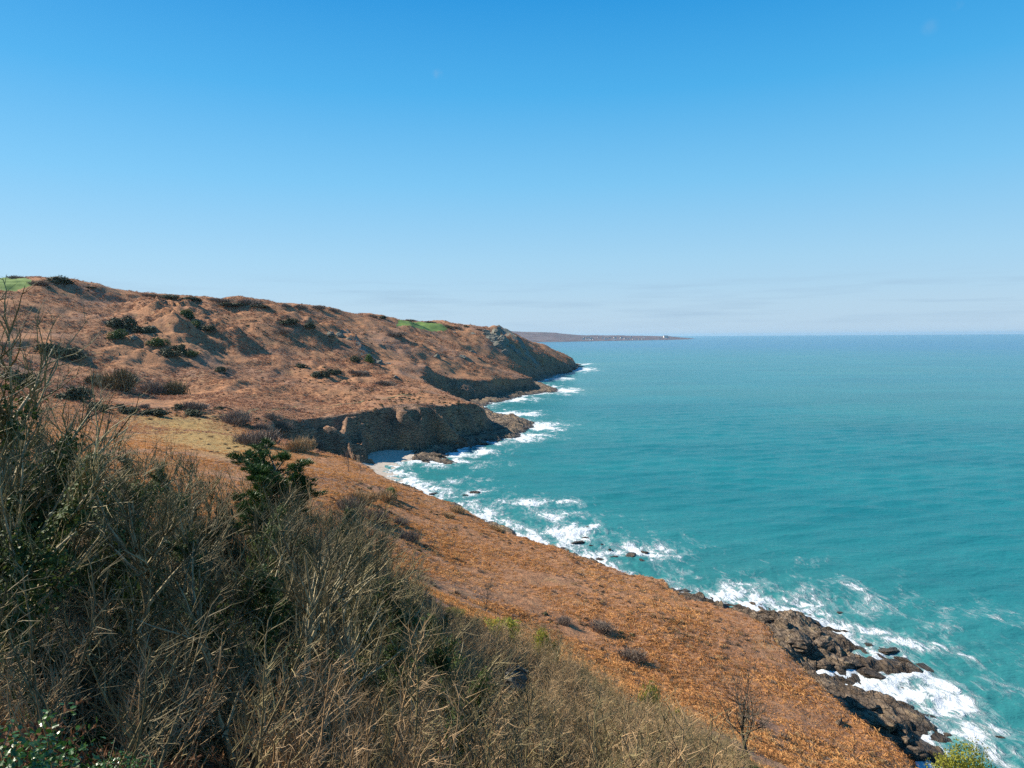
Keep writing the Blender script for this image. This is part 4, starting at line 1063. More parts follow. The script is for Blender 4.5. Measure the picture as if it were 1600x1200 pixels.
shrubs = [
    ('o', 190, 607, 85, 1.0, 'broad olive brown leafless thicket left of the pale round shrubs'), ('o', 150, 600, 50, 0.9, 'small olive shrub at the left end of the row on the hillside'),
    ('g', 238, 615, 46, 1.1, 'grey brown round shrub between two olive ones in the hillside row'), ('o', 276, 618, 62, 1.1, 'pale olive domed shrub at the right end of the hillside row'),
    ('d', 280, 640, 24, 0.9, 'dark green bush at the left end of the low mixed hedge'), ('g', 305, 641, 60, 0.6, 'low grey shrub in the middle of the mixed hedge'), ('d', 342, 640, 16, 0.9, 'small round dark green bush at the right end of the mixed hedge'),
    ('d', 300, 648, 40, 0.5, 'flat dark green bush below the grey shrub of the mixed hedge'),
    ('g', 370, 663, 62, 0.9, 'grey mauve round shrub at the upper edge of the yellow meadow'), ('g', 402, 695, 95, 0.75, 'wide grey shrub on the right edge of the yellow meadow'),
    ('g', 440, 672, 52, 0.9, 'grey shrub behind the wide one near the cove head'), ('t', 470, 706, 66, 1.1, 'tan brown shrub at the head of the cove, above the shaded cliff'),
    ('g', 492, 700, 44, 1.0, 'grey shrub on the brink of the shaded cove cliff'), ('g', 425, 655, 36, 0.8, 'small grey shrub uphill of the cove head'), ('g', 410, 672, 40, 0.8, 'grey shrub between the meadow and the cove head'),
    ('t', 600, 782, 60, 0.8, 'brown scrub beside the bright green bush above the cove'), ('b', 608, 778, 32, 1.0, 'bright green bush casting a shadow on the bracken above the cove'),
    ('t', 565, 785, 60, 1.0, 'tall pale brown scrub below the lone tree'), ('g', 545, 800, 60, 1.1, 'grey scrub downhill of the pine'), ('g', 590, 815, 60, 0.9, 'grey scrub at the upper edge of the bracken field'),
    ('g', 640, 845, 55, 0.9, 'dark grey scrub throwing a long shadow over the bracken field'), ('g', 625, 820, 40, 0.9, 'brown grey scrub just above the one with the long shadow'),
    ('t', 700, 808, 30, 0.7, 'small brown tuft on the hump of the clifftop edge'), ('t', 775, 828, 36, 0.6, 'tan scrub overhanging the cliff edge right of the hump'), ('t', 715, 800, 44, 0.6, 'brown scrub covering the hump on the clifftop edge'),
    ('g', 940, 985, 60, 0.7, 'grey brush at the lower edge of the bracken field'), ('g', 985, 1030, 70, 0.7, 'brown grey brush along the thicket edge beside the bracken field'), ('g', 880, 975, 40, 0.7, 'thin grey brush right of the yellow gorse'),
    ('d', 192, 512, 46, 0.9, 'dark green ivy bush on the upper part of the shaded crag'), ('i', 185, 528, 34, 1.0, 'green ivy clump in the shaded hollow of the left spur'), ('d', 225, 520, 40, 0.7, 'dark bush on the rocky rim of the left spur'),
    ('i', 245, 540, 38, 0.8, 'ivy clump low in the shade of the left spur'), ('d', 262, 556, 40, 0.7, 'dark green bush at the foot of the left spur'), ('d', 280, 548, 30, 0.8, 'dark bush right of the left spur foot'), ('i', 298, 556, 30, 0.8, 'ivy bush at the lower right of the left spur'),
    ('i', 290, 496, 30, 1.0, 'green ivy bush at the top of the dark wedge of shadow'), ('i', 308, 512, 30, 1.0, 'green ivy bush inside the dark wedge of shadow'), ('d', 325, 516, 30, 0.7, 'dark bush on the bank of the shadow wedge'),
    ('d', 344, 580, 20, 0.9, 'small dark bush alone on the hillside below the left spur'), ('d', 90, 552, 60, 0.5, 'long dark bush row on the left below the hilltop pasture'), ('d', 120, 560, 40, 0.5, 'dark bush at the right end of the left bush row'), ('d', 70, 546, 34, 0.7, 'dark bush at the left end of the left bush row'),
    ('d', 555, 566, 24, 1.1, 'round dark green bush beside the bright one on the hillside'), ('b', 575, 566, 22, 1.1, 'bright green bush beside the pale rocks on the hillside'),
    ('d', 500, 588, 34, 0.6, 'dark bush on the low rock step of the middle hillside'), ('d', 520, 584, 30, 0.6, 'dark bush right of the low rock step'), ('d', 470, 574, 24, 0.6, 'dark bush left of the low rock step'),
    ('d', 484, 512, 24, 0.8, 'dark bush left of the grey crag on the upper hillside'), ('d', 450, 505, 30, 0.6, 'dark bush in the narrow diagonal gully'), ('g', 440, 520, 34, 0.6, 'grey scrub patch on the open slope under the gully'),
    ('g', 560, 585, 40, 0.5, 'grey scrub below the pale rocks'), ('g', 600, 602, 44, 0.5, 'grey scrub patch below the lower pale rock'), ('g', 620, 525, 40, 0.5, 'grey scrub on the upper slope right of the crag'),
    ('d', 200, 645, 40, 0.6, 'dark hedge bush at the top of the yellow meadow'), ('d', 240, 648, 44, 0.5, 'long dark hedge bush along the meadow top'), ('d', 150, 640, 40, 0.7, 'dark bush left of the meadow hedge'), ('d', 188, 637, 16, 1.0, 'small round green bush above the meadow hedge'),
    ('d', 30, 600, 60, 0.9, 'dark bush behind the leaning tree at the left edge'), ('d', 110, 625, 60, 0.8, 'dark bush mass behind the left woodland'), ('g', 225, 638, 24, 0.9, 'small brown shrub standing above the meadow hedge')]
SHPOS = []
for key, px, py, w, hf, lab in shrubs:
    p_ = at(px, py); SHPOS.append((p_[0], p_[1], pxh(p_[1], w), key in 'di'))
    place_name = {'g': 'bare_shrub', 'o': 'bare_shrub', 't': 'bare_shrub', 'd': 'evergreen_bush', 'i': 'ivy_bush', 'b': 'green_bush', 'y': 'gorse_bush'}[key]
    L_ = P_[key]; put(place_name, L_[(px + py) % len(L_)], px, py, w, BW[key], lab, 'bush' if key in 'dib' else 'shrub', 'shrubs and bushes on the hillside', hf)
# hedgerow bushes along the skyline and field banks
sky_b = [('d', 95, 441, 46, .55, 'dark windswept hedge bush breaking the skyline at the far left'), ('g', 62, 444, 44, .5, 'grey hedge bush right of the hilltop pasture'), ('g', 25, 434, 50, .35, 'low grey hedge bush behind the hilltop pasture'),
         ('d', 140, 448, 20, .3, 'tiny dark bush on the bare skyline right of the windswept one'), ('g', 235, 462, 40, .3, 'low grey bush on the skyline notch'), ('d', 262, 464, 40, .35, 'low dark bush on the skyline notch'),
         ('d', 300, 468, 36, .4, 'dark bush on the skyline above the shadow wedge'), ('g', 345, 470, 50, .35, 'grey scrub along the skyline above the bank'), ('g', 385, 473, 50, .4, 'grey domed scrub on the skyline bank'), ('d', 365, 476, 50, .25, 'dark strip of hedge under the skyline scrub'),
         ('d', 405, 478, 40, .25, 'dark end of the hedge strip under the skyline'), ('g', 446, 478, 24, .7, 'grey rounded bush left of the skyline row'), ('g', 468, 480, 34, .5, 'grey bush in the middle of the skyline row'), ('g', 497, 482, 34, .5, 'grey bush right of the middle of the skyline row'),
         ('g', 520, 485, 30, .5, 'grey bush at the right end of the skyline row'), ('g', 580, 494, 26, .45, 'grey bush where the skyline dips'), ('d', 597, 496, 18, .6, 'dark bush at the left corner of the green pasture'), ('g', 640, 501, 30, .3, 'low hedge bush behind the green pasture'),
         ('g', 672, 503, 26, .3, 'low hedge bush at the back right of the green pasture'), ('d', 700, 512, 20, .6, 'dark bush at the right corner of the green pasture'), ('d', 729, 510, 10, .8, 'single dark round bush on the crest towards the crag'), ('g', 712, 511, 24, .3, 'low grey hedge right of the pasture'), ('g', 748, 514, 20, .3, 'low grey hedge just left of the rocky crag')]
for key, px, py, w, hf, lab in sky_b:
    L_ = P_[key]; put('hedge_bush', L_[(px + py) % len(L_)], px, py + 1, w, BW[key], lab, 'bush', 'hedge bushes along the skyline', hf, sink=0.4)

# single trees
T1 = tree_meshes(801, 7, 'bark_grey', 0, (0.05, 0), 5, 0.9, 1.3); T2 = tree_meshes(802, 7, 'bark_olive', 0, (-0.1, 0.1), 5, 0.7, 1.2); T3 = tree_meshes(803, 7, 'bark_dark', 0, (0.15, 0), 4, 0.8, 0.6)
def put_tree(parts, px, py, h_px, lab, name='bare_tree', loc=None):
    p = at(px, py) if loc is None else np.array(loc)
    s = pxh(p[1], h_px) / tall(parts)
    return place(name, parts, tuple(p), random.uniform(0, 6.28), s, lab, 'tree')
put_tree(T1, 545, 738, 44, 'lone leafless tree on the clifftop above the pebble beach')
put_tree(T1, 562, 744, 22, 'small leafless bush-like tree right of the lone clifftop tree')
put_tree(T2, 158, 632, 62, 'thin pale leafless tree standing in front of the hillside shrub row')
put_tree(T3, 760, 962, 62, 'spindly dark leafless tree at the lower edge of the bracken field')
put_tree(T3, 634, 950, 80, 'dark leafless tree leaning at the corner of the bracken field')
put_tree(T3, 1000, 965, 26, 'small brown dead sapling in the middle of the bracken field')
def ground_at(px, d):
    x_ = float(ray(px, 900)[0] * d); return (x_, d, zat(x_, d))
def tree_at(parts, px, py_top, d, lab, name='bare_tree', cat='tree', base_h=6.6, wide=1.0):
    loc = ground_at(px, d); v = ray(px, py_top)
    hgt = CAM_Z + v[2] * d - loc[2]
    return place(name, parts, loc, random.uniform(0, 6.28), (hgt / tall(parts) * wide, hgt / tall(parts) * wide, hgt / tall(parts)), lab, cat)
L1 = tree_meshes(811, 7, 'bark_olive', 900, (0.05, 0.0), 6, 0.6, 1.2); L2 = tree_meshes(812, 7, 'bark_olive', 4200, (0.1, 0), 5, 0.6, 1.2, 'ivy', 0.7)
tree_at(L1, -16, 415, 19, 'tall leafless tree at the left edge with twigs reaching above the skyline')
tree_at(L1, -70, 420, 16, 'leafless tree cut by the left edge of the view')
tree_at(L2, 20, 590, 22, 'ivy clad tree at the left edge below the tall bare one')
tree_at(L2, 200, 655, 33, 'thick ivy clad tree in the middle of the left woodland')
tree_at(tree_meshes(813, 7, 'bark_tan', 0, (0.06, 0.02), 5, 0.5, 1.0), 478, 735, 40, 'pale barked leafless tree in front of the pine')
tree_at(tree_meshes(814, 7, 'bark_olive', 0, (0.1, 0.05), 6, 0.9, 1.3), 560, 770, 42, 'spreading olive leafless tree right of the pine')
tree_at(tree_meshes(815, 5, 'bark_dark', 0, (0.05, 0.0), 6, 1.1, 0.8, thick=0.022), 1178, 1045, 33, 'slender leafless tree standing before the orange bracken near the lower right', base_h=4.7)
tree_at(tree_meshes(816, 5, 'bark_olive', 0, (0.0, 0.0), 4, 0.8, 0.7), 880, 975, 42, 'slender leafless tree among the brush below the bracken field', base_h=4.7)
tree_at(pine_meshes(820), 436, 686, 44, 'dark green pine rising above the bare thicket', 'pine_tree', 'tree', 9.0, wide=1.5)

# evergreen mounds and gorse near the viewpoint
ivm = [leafbush_meshes(830 + i, 3, 2.0, 2600, 'ivy', 0.06, 10) for i in range(3)]
dkm = [leafbush_meshes(835 + i, 3, 2.0, 2600, 'dark_bush', 0.06, 10) for i in range(2)]
def mound(parts, px, py_top, d, w, lab, name='ivy_bush', bw=3.0, cat='bush', hh=1.75):
    loc = ground_at(px, d); v = ray(px, py_top); hgt = max(CAM_Z + v[2] * d - loc[2], 0.4)
    s = pxh(d, w) / bw
    return place(name, parts, loc, random.uniform(0, 6.28), (s, s, hgt / hh), lab, cat)
mound(ivm[0], 130, 815, 24, 150, 'leafy green ivy mound under the left trees')
mound(ivm[1], 330, 885, 25, 150, 'round dark evergreen bush in the middle of the shaded thicket')
mound(ivm[2], 215, 850, 23, 130, 'sunlit ivy bush between the left trees and the dark hollow')
mound(ivm[0], 30, 790, 21, 120, 'olive green ivy mound at the left edge')
mound(ivm[1], 600, 925, 40, 90, 'dark evergreen bush below the corner of the bracken field')
mound(ivm[2], 420, 830, 32, 130, 'dark green undergrowth bush beneath the pine')
mound(ivm[1], 60, 880, 17, 200, 'dark ivy mass in the deep shade at the left')
mound(ivm[0], 950, 1085, 34, 70, 'green leafy patch inside the lower thicket', 'ivy_bush')
for px_, pt_, d_, w_, lab_ in [(240, 905, 21, 170, 'dark evergreen bush left of the round one in the shaded thicket'), (420, 905, 29, 150, 'dark evergreen bush right of the round one in the shaded thicket'), (500, 880, 36, 130, 'dark green ivy mass under the spreading olive tree'),
                             (150, 740, 27, 150, 'ivy mass between the left woodland trunks'), (290, 790, 30, 150, 'dark ivy mass behind the sunlit ivy bush'), (360, 760, 38, 120, 'dark ivy mass left of the pine trunk'), (60, 700, 24, 140, 'dark ivy mass at the left edge of the woodland'),
                             (690, 985, 44, 110, 'dark bramble bush below the yellow gorse'), (610, 1000, 36, 120, 'dark bramble bush left of the grey boulder'), (830, 1060, 34, 110, 'dark bramble bush right of the grey boulder'), (920, 1100, 30, 110, 'dark leafy bramble low in the right thicket'), (480, 960, 26, 170, 'dark bramble mass in the middle of the hollow'),
                             (350, 960, 20, 200, 'black shaded bush mass in the hollow'), (170, 950, 17, 220, 'deeply shaded bush mass at the lower left')]:
    mound(ivm[px_ % 3] if px_ % 2 else dkm[px_ % 2], px_, pt_, d_, w_, lab_)
mound(GB[0], 775, 954, 57, 96, 'yellow green gorse bush at the lower edge of the bracken field', 'gorse_bush', hh=1.5)
mound(GB[1], 850, 972, 54, 48, 'small gorse bush right of the larger yellow one', 'gorse_bush', hh=1.5)
mound(GB[2], 705, 956, 56, 54, 'olive gorse bush left of the larger yellow one', 'gorse_bush', hh=1.5)
mound(GB[1], 1020, 1048, 43, 64, 'yellow green gorse bush in the thicket near the lower right', 'gorse_bush', hh=1.5)
mound(GB[0], 1065, 1075, 38, 40, 'small gorse bush beside the slender tree', 'gorse_bush', hh=1.5)
near_g = leafbush_meshes(840, 3, 1.8, 9000, 'gorse', 0.035, 14)
loc = (14.6, 23.0, zat(14.6, 23.0)); v = ray(1525, 1158); hg = CAM_Z + v[2] * 23.0 - loc[2]
place('gorse_bush', near_g, loc, 0.4, (0.98, 0.98, max(hg, 0.5) / 1.5), 'bright yellow green bush top at the bottom right corner', 'bush')
# broad-leaved ivy close to the camera, bottom left
def ivy_near(seed):
    g = np.random.default_rng(seed); G = Geo(); n = 1500
    q, N_ = lump_points(g, n, 0.85, 0.85, 0.9, 10, 0.6)
    N_ = norm(N_ + g.normal(0, .35, N_.shape)); a = norm(np.cross(N_, g.normal(0, 1, (n, 3)))); b = np.cross(N_, a)
    sz = (0.024 * g.uniform(0.6, 1.3, n))[:, None]
    out = [(-1.0, 0, 0), (-0.7, 0.75, .15), (0.0, 0.55, .1), (0.25, 0.95, .1), (0.5, 0.4, 0.02), (1.25, 0, -.15), (0.5, -0.4, 0.02), (0.25, -0.95, .1), (0.0, -0.55, .1), (-0.7, -0.75, .15)]
    vv = np.stack([q + sz * (a * u + b * w + N_ * h) for u, w, h in [(0, 0, 0)] + out], 1)
    G.v.append(vv.reshape(-1, 3)); i = np.arange(n * 11).reshape(n, 11)
    for k in range(10): G.t.append(np.stack([i[:, 0], i[:, 1 + k], i[:, 1 + (k + 1) % 10]], 1))
    G.n += n * 11
    S = Geo(); st = grow(g.normal(0, .3, (14, 3)) * np.array([1, 1, 0]) + np.array([0, 0, -.2]), np.c_[g.normal(0, .6, (14, 2)), np.ones(14)], 1.1, 5, .15, 0, g); S.tubes(st, 0.009, 0.004, 4)
    return [('stem', S.mesh('stem', M['bark_tan'])), ('foliage', G.mesh('foliage', M['ivy_near'], False))]
iv = [ivy_near(850), ivy_near(851)]
for k, (x_, y_, top_px, py_t, lab) in enumerate([(-4.4, 6.0, 10, 1080, 'glossy green ivy bush with lobed leaves in the bottom left corner'), (-3.4, 6.0, 150, 1150, 'low sprig of glossy ivy right of the corner ivy bush')]):
    v = ray(top_px, py_t); zt = CAM_Z + v[2] * y_; gz_ = zat(x_, y_)
    place('ivy_bush', iv[k], (x_, y_, zt - (0.95 if k == 0 else 0.45)), 0.3 + k, (1.0 if k == 0 else 0.45,) * 3, lab, 'bush')
# single saplings with fishbone twigs close to the path
SP = [shrub_meshes(860 + i, 3.0, 1, 'bark_tan' if i % 2 else 'bark_olive', 0.12, 1.6) for i in range(4)]
saps = [(690, 985, 10.5, 'tall dark sapling with paired side twigs standing up from the bottom middle'), (580, 960, 12, 'pale sapling left of the tall dark one at the bottom middle'), (770, 1010, 11, 'slanting pale sapling right of the tall dark one'), (450, 985, 13, 'pale sapling rising from the tangle left of the bottom middle'),
        (860, 1045, 12, 'long thin sapling at the bottom right of the tangle'), (380, 1010, 14, 'thin sapling at the edge of the dark hollow'), (300, 930, 17, 'bent sapling in the dark hollow'), (180, 880, 18, 'straight pale sapling in the left shade'), (110, 900, 17, 'thin leaning sapling at the left of the shaded hollow'), (960, 1075, 15, 'pale twiggy sapling near the lower right brush')]
for i, (px, pt, d, lab) in enumerate(saps):
    tree_at(SP[i % 4], px, pt, d, lab, 'sapling', 'sapling', 2.9)

# low dark scrub scattered over the hillside
x, y, r, g = polar_pts(16000, R(-44), R(12), 240, 1550, 91, margin=-14)
k = fbm(x / 60, y / 60, 4, 93) > 0.02 + 0.28 * g.random(len(x))
for poly in PAST: k &= poly_sd(x, y, poly) < -3
k &= poly_sd(x, y, mead) < 0
x, y, r = x[k], y[k], r[k]; z = land(x, y); k = z > 5; x, y, r, z = x[k], y[k], r[k], z[k]
gx_, gy_, gk_ = [], [], []
for a_, b_, w_, dk_ in SHPOS:
    n_ = 16 if b_ > 200 else 8; th_ = g.uniform(0, 6.28, n_); rr_ = w_ * g.uniform(0.35, 1.0, n_)
    gx_.append(a_ + np.cos(th_) * rr_); gy_.append(b_ + np.sin(th_) * rr_ * 1.4); gk_.append(np.where(g.random(n_) < (0.6 if dk_ else 0.1), 3, g.integers(0, 3, n_)))
gx_, gy_, gk_ = map(np.concatenate, (gx_, gy_, gk_)); ck_ = poly_sd(gx_, gy_, E2) > 0.5; gx_, gy_, gk_ = gx_[ck_], gy_[ck_], gk_[ck_]
kinds_ = np.r_[g.choice(4, len(x), p=[.36, .2, .3, .14]), gk_]
x = np.r_[x, gx_]; y = np.r_[y, gy_]; r = np.hypot(x, y); z = land(x, y)
sm = [puff_meshes(95 + i, 2.2, 0.9, 240, ('bark_grey', 'bark_dark', 'bark_tan')[i % 3], 0.05)[1][1] for i in range(3)] + [leafbush_meshes(98 + i, 2.0, 1.0, 160, 'dark_bush', 0.16, 5)[1][1] for i in range(1)]
scatter('hillside_scrub', 'low brown and dark scrub dotted through the hillside bracken', np.c_[x, y, z - 0.1], np.c_[np.zeros((len(x), 2)), g.uniform(0, 6.28, len(x))], g.uniform(0.5, 1.4, len(x)) * (r / 500) ** 0.4, kinds_, sm)

x, y, r, g = polar_pts(5200, R(-30), R(40), 58, 260, 191, margin=1.0)
k = (poly_sd(x, y, THICKET) < 0) & (fbm(x / 14, y / 14, 3, 193) > 0.0 + 0.3 * g.random(len(x))) & (poly_sd(x, y, mead) < 4)
x, y, r = x[k], y[k], r[k]; z = land(x, y)
scatter('field_scrub', 'low grey brown dead stems and tussocks in the clifftop bracken', np.c_[x, y, z - 0.1], np.c_[np.zeros((len(x), 2)), g.uniform(0, 6.28, len(x))], g.uniform(0.3, 0.75, len(x)), g.choice(3, len(x), p=[.45, .15, .4]), sm[:3])

# ------------------------------------------------------------------ rocks
RK = [rock_mesh(900 + i, 'rock', 4, 0.55) for i in range(7)]
RC = [rock_mesh(920 + i, 'crag', 4, 0.8) for i in range(5)]
def rock(me_list, px, py, w, hf, lab, z0=None, group=None, k=None):
    p = at_z(px, py, z0) if z0 is not None else at(px, py)
    s = pxh(p[1], w) / 2
    o = bpy.data.objects.new('rock', me_list[(px * 7 + py if k is None else k) % len(me_list)]); COL.objects.link(o)
    o.location = (p[0], p[1], p[2] - 0.15 * s); o.scale = (s, s * 0.95, s * hf); o.rotation_euler = (random.uniform(-.15, .15), random.uniform(-.15, .15), random.uniform(0, 6.28))
    tag(o, lab, 'rock', group)
G1 = 'dark rocks standing in the surf'
for px, py, w, hf, lab in [
    (676, 771, 22, .6, 'small dark rock awash below the clifftop hump'), (742, 769, 24, .6, 'dark rock in the foam patch off the hump'), (727, 773, 12, .5, 'low sliver of rock beside the foam patch rock'),
    (900, 848, 30, .8, 'large brown rock at the left of the surf cluster'), (893, 832, 12, .7, 'small dark rock just above the large brown one'), (914, 840, 14, .8, 'pointed dark rock leaning on the large brown one'), (918, 823, 7, .6, 'tiny rock seaward of the surf cluster'),
    (925, 852, 11, .5, 'small rock right of the large brown one'), (940, 850, 9, .5, 'tiny rock between the two surf clusters'), (953, 858, 9, .5, 'small round rock left of the long dark rock'), (985, 866, 38, .7, 'long dark rock in the white surf'), (1008, 862, 18, .6, 'rock on the right end of the long dark one'),
    (1003, 877, 30, .45, 'low rock slab below the long dark one'), (938, 874, 24, .6, 'brown rock close to the clifftop edge'), (958, 869, 16, .5, 'olive rock beside the brown one near the edge'), (880, 858, 22, .6, 'rock just showing behind the bracken edge'),
    (1128, 944, 40, .5, 'dark rock at the upper end of the rock shelf'), (1158, 944, 30, .7, 'rounded dark rock at the top of the shelf'), (1296, 966, 28, .4, 'low rock ledge in the surf off the shelf'), (1312, 956, 16, .3, 'thin rock sliver seaward of the ledge'), (1278, 972, 16, .4, 'small brown rock left of the ledge'),
    (1385, 1016, 50, .75, 'big brown rock seaward of the channel'), (1415, 1032, 44, .6, 'dark rock behind the big brown one'), (1445, 1042, 44, .35, 'low rock with water streaming off it'), (1355, 1006, 26, .5, 'small olive rock left of the big brown one'), (1467, 1014, 8, .5, 'tiny rock out in the foam'),
    (1380, 1090, 32, .5, 'olive weed covered rock in the white channel'), (1476, 1146, 22, .5, 'small brown rock in the churning foam'), (1462, 1172, 10, .5, 'tiny rock at the lower end of the shelf'), (1563, 1154, 24, .9, 'upright pyramid rock near the bottom right corner'), (1588, 1158, 18, .6, 'rock right of the pyramid rock'),
    (1430, 1118, 30, .5, 'rock at the edge of the foam beside the shelf')]:
    rock(RK, px, py, w, hf, lab, 0.1, G1)
G2 = 'boulders and ledges of the rock shelf'
for px, py, w, hf, lab in [
    (1195, 965, 60, .7, 'big dark rock at the upper end of the shelf beside the bracken edge'), (1225, 975, 40, .7, 'brown rock hump right of the bracken corner'), (1250, 1000, 70, .5, 'brown slab in the middle upper shelf'), (1290, 1005, 60, .45, 'flat olive slab of the upper shelf'),
    (1330, 1035, 80, .45, 'broad grey brown slab in the middle of the shelf'), (1365, 1055, 56, .6, 'dark rock at the seaward side of the middle shelf'), (1290, 1035, 60, .4, 'pale grey slab next to the cliff shadow'), (1345, 1100, 50, .6, 'dark rock half in the cliff shadow'),
    (1375, 1125, 70, .6, 'big brown rock of the lower shelf'), (1405, 1150, 66, .7, 'brown ridge rock of the lower shelf'), (1428, 1180, 50, .8, 'steep rock at the bottom end of the shelf'), (1310, 1130, 30, .6, 'pale boulder deep in the cliff shadow')]:
    rock(RK, px, py, w * 1.1, hf * 1.5, lab, None, G2)
G3 = 'rocks at the foot of the far cliffs'
for i, (px, py, w, hf) in enumerate([(700, 716, 46, .3), (715, 712, 24, .4), (680, 712, 36, .6), (790, 672, 40, .35), (815, 668, 30, .3), (778, 680, 40, .4), (806, 690, 20, .3), (828, 658, 18, .4), (855, 606, 34, .4), (872, 612, 16, .3), (840, 617, 26, .3), (848, 599, 20, .5), (878, 583, 26, .4), (895, 574, 26, .4), (915, 569, 20, .3), (870, 592, 20, .3), (650, 716, 40, .5), (675, 720, 44, .45), (690, 706, 30, .5), (668, 698, 24, .7), (720, 704, 36, .4), (745, 692, 40, .45), (770, 688, 30, .5), (795, 682, 30, .45), (760, 672, 24, .5), (785, 662, 30, .4), (800, 656, 26, .4), (775, 650, 20, .4),
                                     (835, 664, 14, .3), (850, 664, 8, .3), (825, 655, 10, .3), (845, 612, 30, .4), (862, 610, 16, .4), (820, 618, 24, .4), (795, 622, 20, .4), (770, 628, 20, .5), (840, 602, 20, .4), (852, 594, 18, .4), (868, 587, 22, .3), (885, 578, 24, .3), (905, 571, 26, .25), (860, 598, 14, .4), (735, 700, 20, .5), (708, 690, 18, .6)]):
    rock(RK, px, py, w, hf, 'brown wave washed rock below the shaded cliff beyond the pebble beach' if py > 640 else 'small brown rock at the foot of the farther headlands', None, G3, i)
for px, py, w, hf, lab in [
    (774, 524, 34, .9, 'pale crag at the top of the rocky spur'), (758, 518, 20, .6, 'small grey crag left of the spur top'), (785, 534, 32, 1.0, 'tall pale rock face on the rocky spur'), (796, 543, 28, .9, 'grey rock halfway down the rocky spur'), (806, 552, 26, .8, 'grey rock low on the rocky spur'), (818, 562, 18, .8, 'rock at the foot of the rocky spur'),
    (768, 530, 30, .9, 'big sunlit pale rock face under the top of the rocky spur'), (778, 541, 26, 1.0, 'sunlit pale rock in the middle of the rocky spur'), (790, 553, 24, .9, 'sunlit pale rock low on the left flank of the rocky spur'), (760, 524, 22, .8, 'pale broken rock on the left shoulder of the rocky spur'),
    (740, 522, 14, .6, 'small pale rock left of the rocky spur'), (710, 520, 9, .8, 'lone pale rock right of the green pasture'), (683, 558, 13, 1.1, 'lone upright pale rock on the far slope'), (735, 550, 26, .5, 'grey rock band on the slope above the second cliff'), (722, 556, 20, .5, 'grey rock left below the rock band'), (748, 560, 14, .5, 'small rock right below the rock band'),
    (515, 522, 22, .6, 'grey crag left of the dark rock face'), (530, 524, 22, .8, 'dark grey rock face on the upper hillside'), (545, 530, 18, .7, 'grey rock right of the dark rock face'), (592, 566, 22, .7, 'pale rock right of the bright green bush'), (572, 584, 14, 1.0, 'pale slanting rock slab below the bright green bush'), (618, 590, 22, .7, 'grey rock outcrop right of the slanting slab'),
    (606, 568, 14, .6, 'grey rock beside the pale one'), (495, 582, 14, .6, 'small pale rock by the dark bushes'), (210, 528, 20, .6, 'grey rock showing in the left spur shade'), (240, 512, 16, .6, 'pale rock on the rim of the left spur'), (836, 574, 10, .9, 'pale rock stub above the far cliff')]:
    rock(RC, px, py, w, hf, lab, None, 'pale crags on the hillside')
v = ground_at(805, 26); hb = ray(805, 1040)
o = bpy.data.objects.new('rock', RC[1]); COL.objects.link(o); o.location = (v[0], v[1], CAM_Z + hb[2] * 26 - 0.55); o.scale = (0.55, 0.5, 0.75); tag(o, 'grey boulder in the shade of the foreground thicket', 'rock')

# footpath trodden along the clifftop
pp = [at(x_, y_) for x_, y_ in [(330, 652), (380, 645), (430, 639), (480, 636), (530, 632), (570, 626), (610, 620), (640, 618), (672, 612)]]
pv = []; 
dense = []
for a_, b_ in zip(pp[:-1], pp[1:]):
    for t_ in np.linspace(0, 1, 10, endpoint=False): dense.append(a_[:2] * (1 - t_) + b_[:2] * t_)
dense = np.array(dense); dense += np.c_[1.5 * fbm(dense[:, 1] / 12, dense[:, 0] / 12, 2, 3), 1.5 * fbm(dense[:, 0] / 12, dense[:, 1] / 12, 2, 4)]
tn = norm(np.gradient(dense, axis=0)); sd = np.c_[-tn[:, 1], tn[:, 0]]
pv = np.stack([dense + sd * o_ for o_ in (-0.8, 0, 0.8)], 1); pz = land(pv[..., 0], pv[..., 1]) + 0.12
pvv = np.concatenate([pv, pz[..., None]], -1).reshape(-1, 3); ip = np.arange(len(dense) * 3).reshape(-1, 3)
tag(link('footpath', mesh_np('footpath', pvv, np.stack([ip[:-1, :-1], ip[:-1, 1:], ip[1:, 1:], ip[1:, :-1]], -1).reshape(-1, 4)[:, ::-1]), M['path']), 'narrow footpath along the top of the cliffs', kind='structure')

# ------------------------------------------------------------------ the far headland with its town
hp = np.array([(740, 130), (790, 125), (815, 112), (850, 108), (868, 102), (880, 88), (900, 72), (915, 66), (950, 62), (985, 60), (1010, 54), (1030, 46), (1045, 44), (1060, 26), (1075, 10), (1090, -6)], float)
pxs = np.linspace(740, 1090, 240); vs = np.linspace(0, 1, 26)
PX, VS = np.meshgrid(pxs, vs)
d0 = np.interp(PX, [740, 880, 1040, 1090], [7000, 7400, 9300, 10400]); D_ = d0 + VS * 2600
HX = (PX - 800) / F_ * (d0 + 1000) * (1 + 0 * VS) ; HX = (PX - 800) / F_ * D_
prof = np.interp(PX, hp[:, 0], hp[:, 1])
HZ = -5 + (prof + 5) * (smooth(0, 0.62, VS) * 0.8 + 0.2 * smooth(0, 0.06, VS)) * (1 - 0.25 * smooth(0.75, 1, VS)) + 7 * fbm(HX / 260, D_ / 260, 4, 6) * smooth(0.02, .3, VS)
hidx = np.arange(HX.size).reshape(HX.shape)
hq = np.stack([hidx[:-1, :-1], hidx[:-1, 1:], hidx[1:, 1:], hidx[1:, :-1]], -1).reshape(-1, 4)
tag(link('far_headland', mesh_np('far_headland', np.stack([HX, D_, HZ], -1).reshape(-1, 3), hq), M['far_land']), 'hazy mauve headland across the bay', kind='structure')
def far_z(px, v_):
    i = np.abs(pxs - px).argmin(); j = np.abs(vs - v_).argmin()
    return HX[j, i], D_[j, i], HZ[j, i]
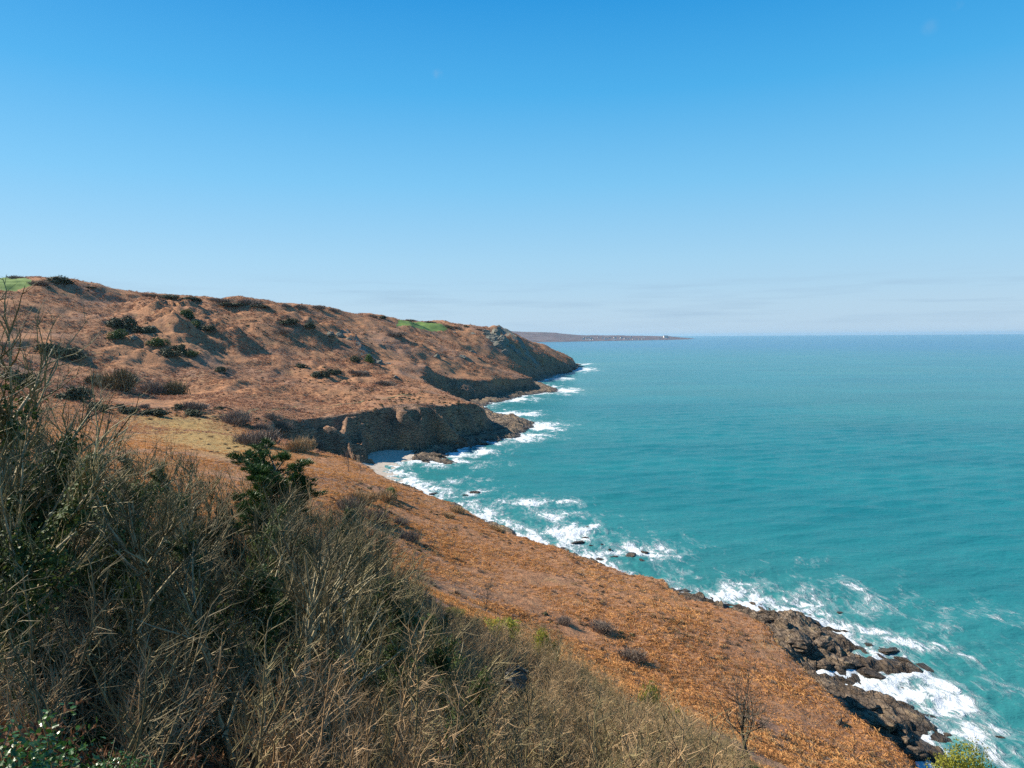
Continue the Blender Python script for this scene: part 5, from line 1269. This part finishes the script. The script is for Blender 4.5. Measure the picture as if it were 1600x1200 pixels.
def box_geo(w, d, h, roof):
    V_ = np.array([(-w, -d, 0), (w, -d, 0), (w, d, 0), (-w, d, 0), (-w, -d, h), (w, -d, h), (w, d, h), (-w, d, h), (-w, 0, h + roof * .97), (w, 0, h + roof * .97)], float)
    wall = mesh_np('wall', V_, [np.array([[0, 1, 5, 4], [1, 2, 6, 5], [2, 3, 7, 6], [3, 0, 4, 7]]), np.array([[4, 8, 7], [5, 6, 9]])], False); wall.materials.append(M['white_wall'])
    o_ = 0.5; Rv = np.array([(-w - o_, -d - o_, h - .2), (w + o_, -d - o_, h - .2), (w + o_, 0, h + roof), (-w - o_, 0, h + roof), (-w - o_, d + o_, h - .2), (w + o_, d + o_, h - .2)], float)
    rf = mesh_np('roof', Rv, np.array([[0, 1, 2, 3], [3, 2, 5, 4]]), False); rf.materials.append(M['slate'])
    return [('wall', wall), ('roof', rf)]
HS = [box_geo(9, 5, 7, 5), box_geo(12, 5, 6, 5), box_geo(7, 5, 9, 5)]
gh = np.random.default_rng(77)
for i in range(46):
    px = gh.choice([gh.uniform(908, 950), gh.uniform(915, 1000), gh.uniform(960, 1048)]); v_ = gh.uniform(0.06, 0.30)
    x_, y_, z_ = far_z(px, v_)
    place('house', HS[i % 3], (x_, y_, z_ - 1), gh.uniform(-.5, .5), gh.uniform(0.9, 1.6), 'tiny white house in the distant town across the bay', 'house', 'houses of the distant town')
x_, y_, z_ = far_z(1040, 0.3)
place('house', box_geo(22, 10, 16, 7), (x_, y_, z_ - 1), 0.2, 1.4, 'largest white building at the tip of the distant headland', 'building')

# small wisps of high cloud are left to the sky; the sea air is one closed box round everything
hm = bpy.data.materials.new('sea_air'); hm.use_nodes = True; hn = hm.node_tree; hn.nodes.clear()
ho = hn.nodes.new('ShaderNodeOutputMaterial'); pv_ = hn.nodes.new('ShaderNodeVolumePrincipled')
pv_.inputs['Color'].default_value = (0.40, 0.74, 1.0, 1); pv_.inputs['Density'].default_value = 1.6e-5; pv_.inputs['Anisotropy'].default_value = 0.2
hn.links.new(pv_.outputs[0], ho.inputs['Volume'])
hb_ = 52000.0; zt = 135.0; zb = -9.0
bv = [(x_, y_, z_) for z_ in (zb, zt) for x_, y_ in ((-hb_, -hb_), (hb_, -hb_), (hb_, hb_), (-hb_, hb_))]
hz = link('haze', mesh_np('haze', bv, np.array([[0, 3, 2, 1], [4, 5, 6, 7], [0, 1, 5, 4], [1, 2, 6, 5], [2, 3, 7, 6], [3, 0, 4, 7]]), False), hm)
tag(hz, 'thin pale sea haze', kind='stuff')
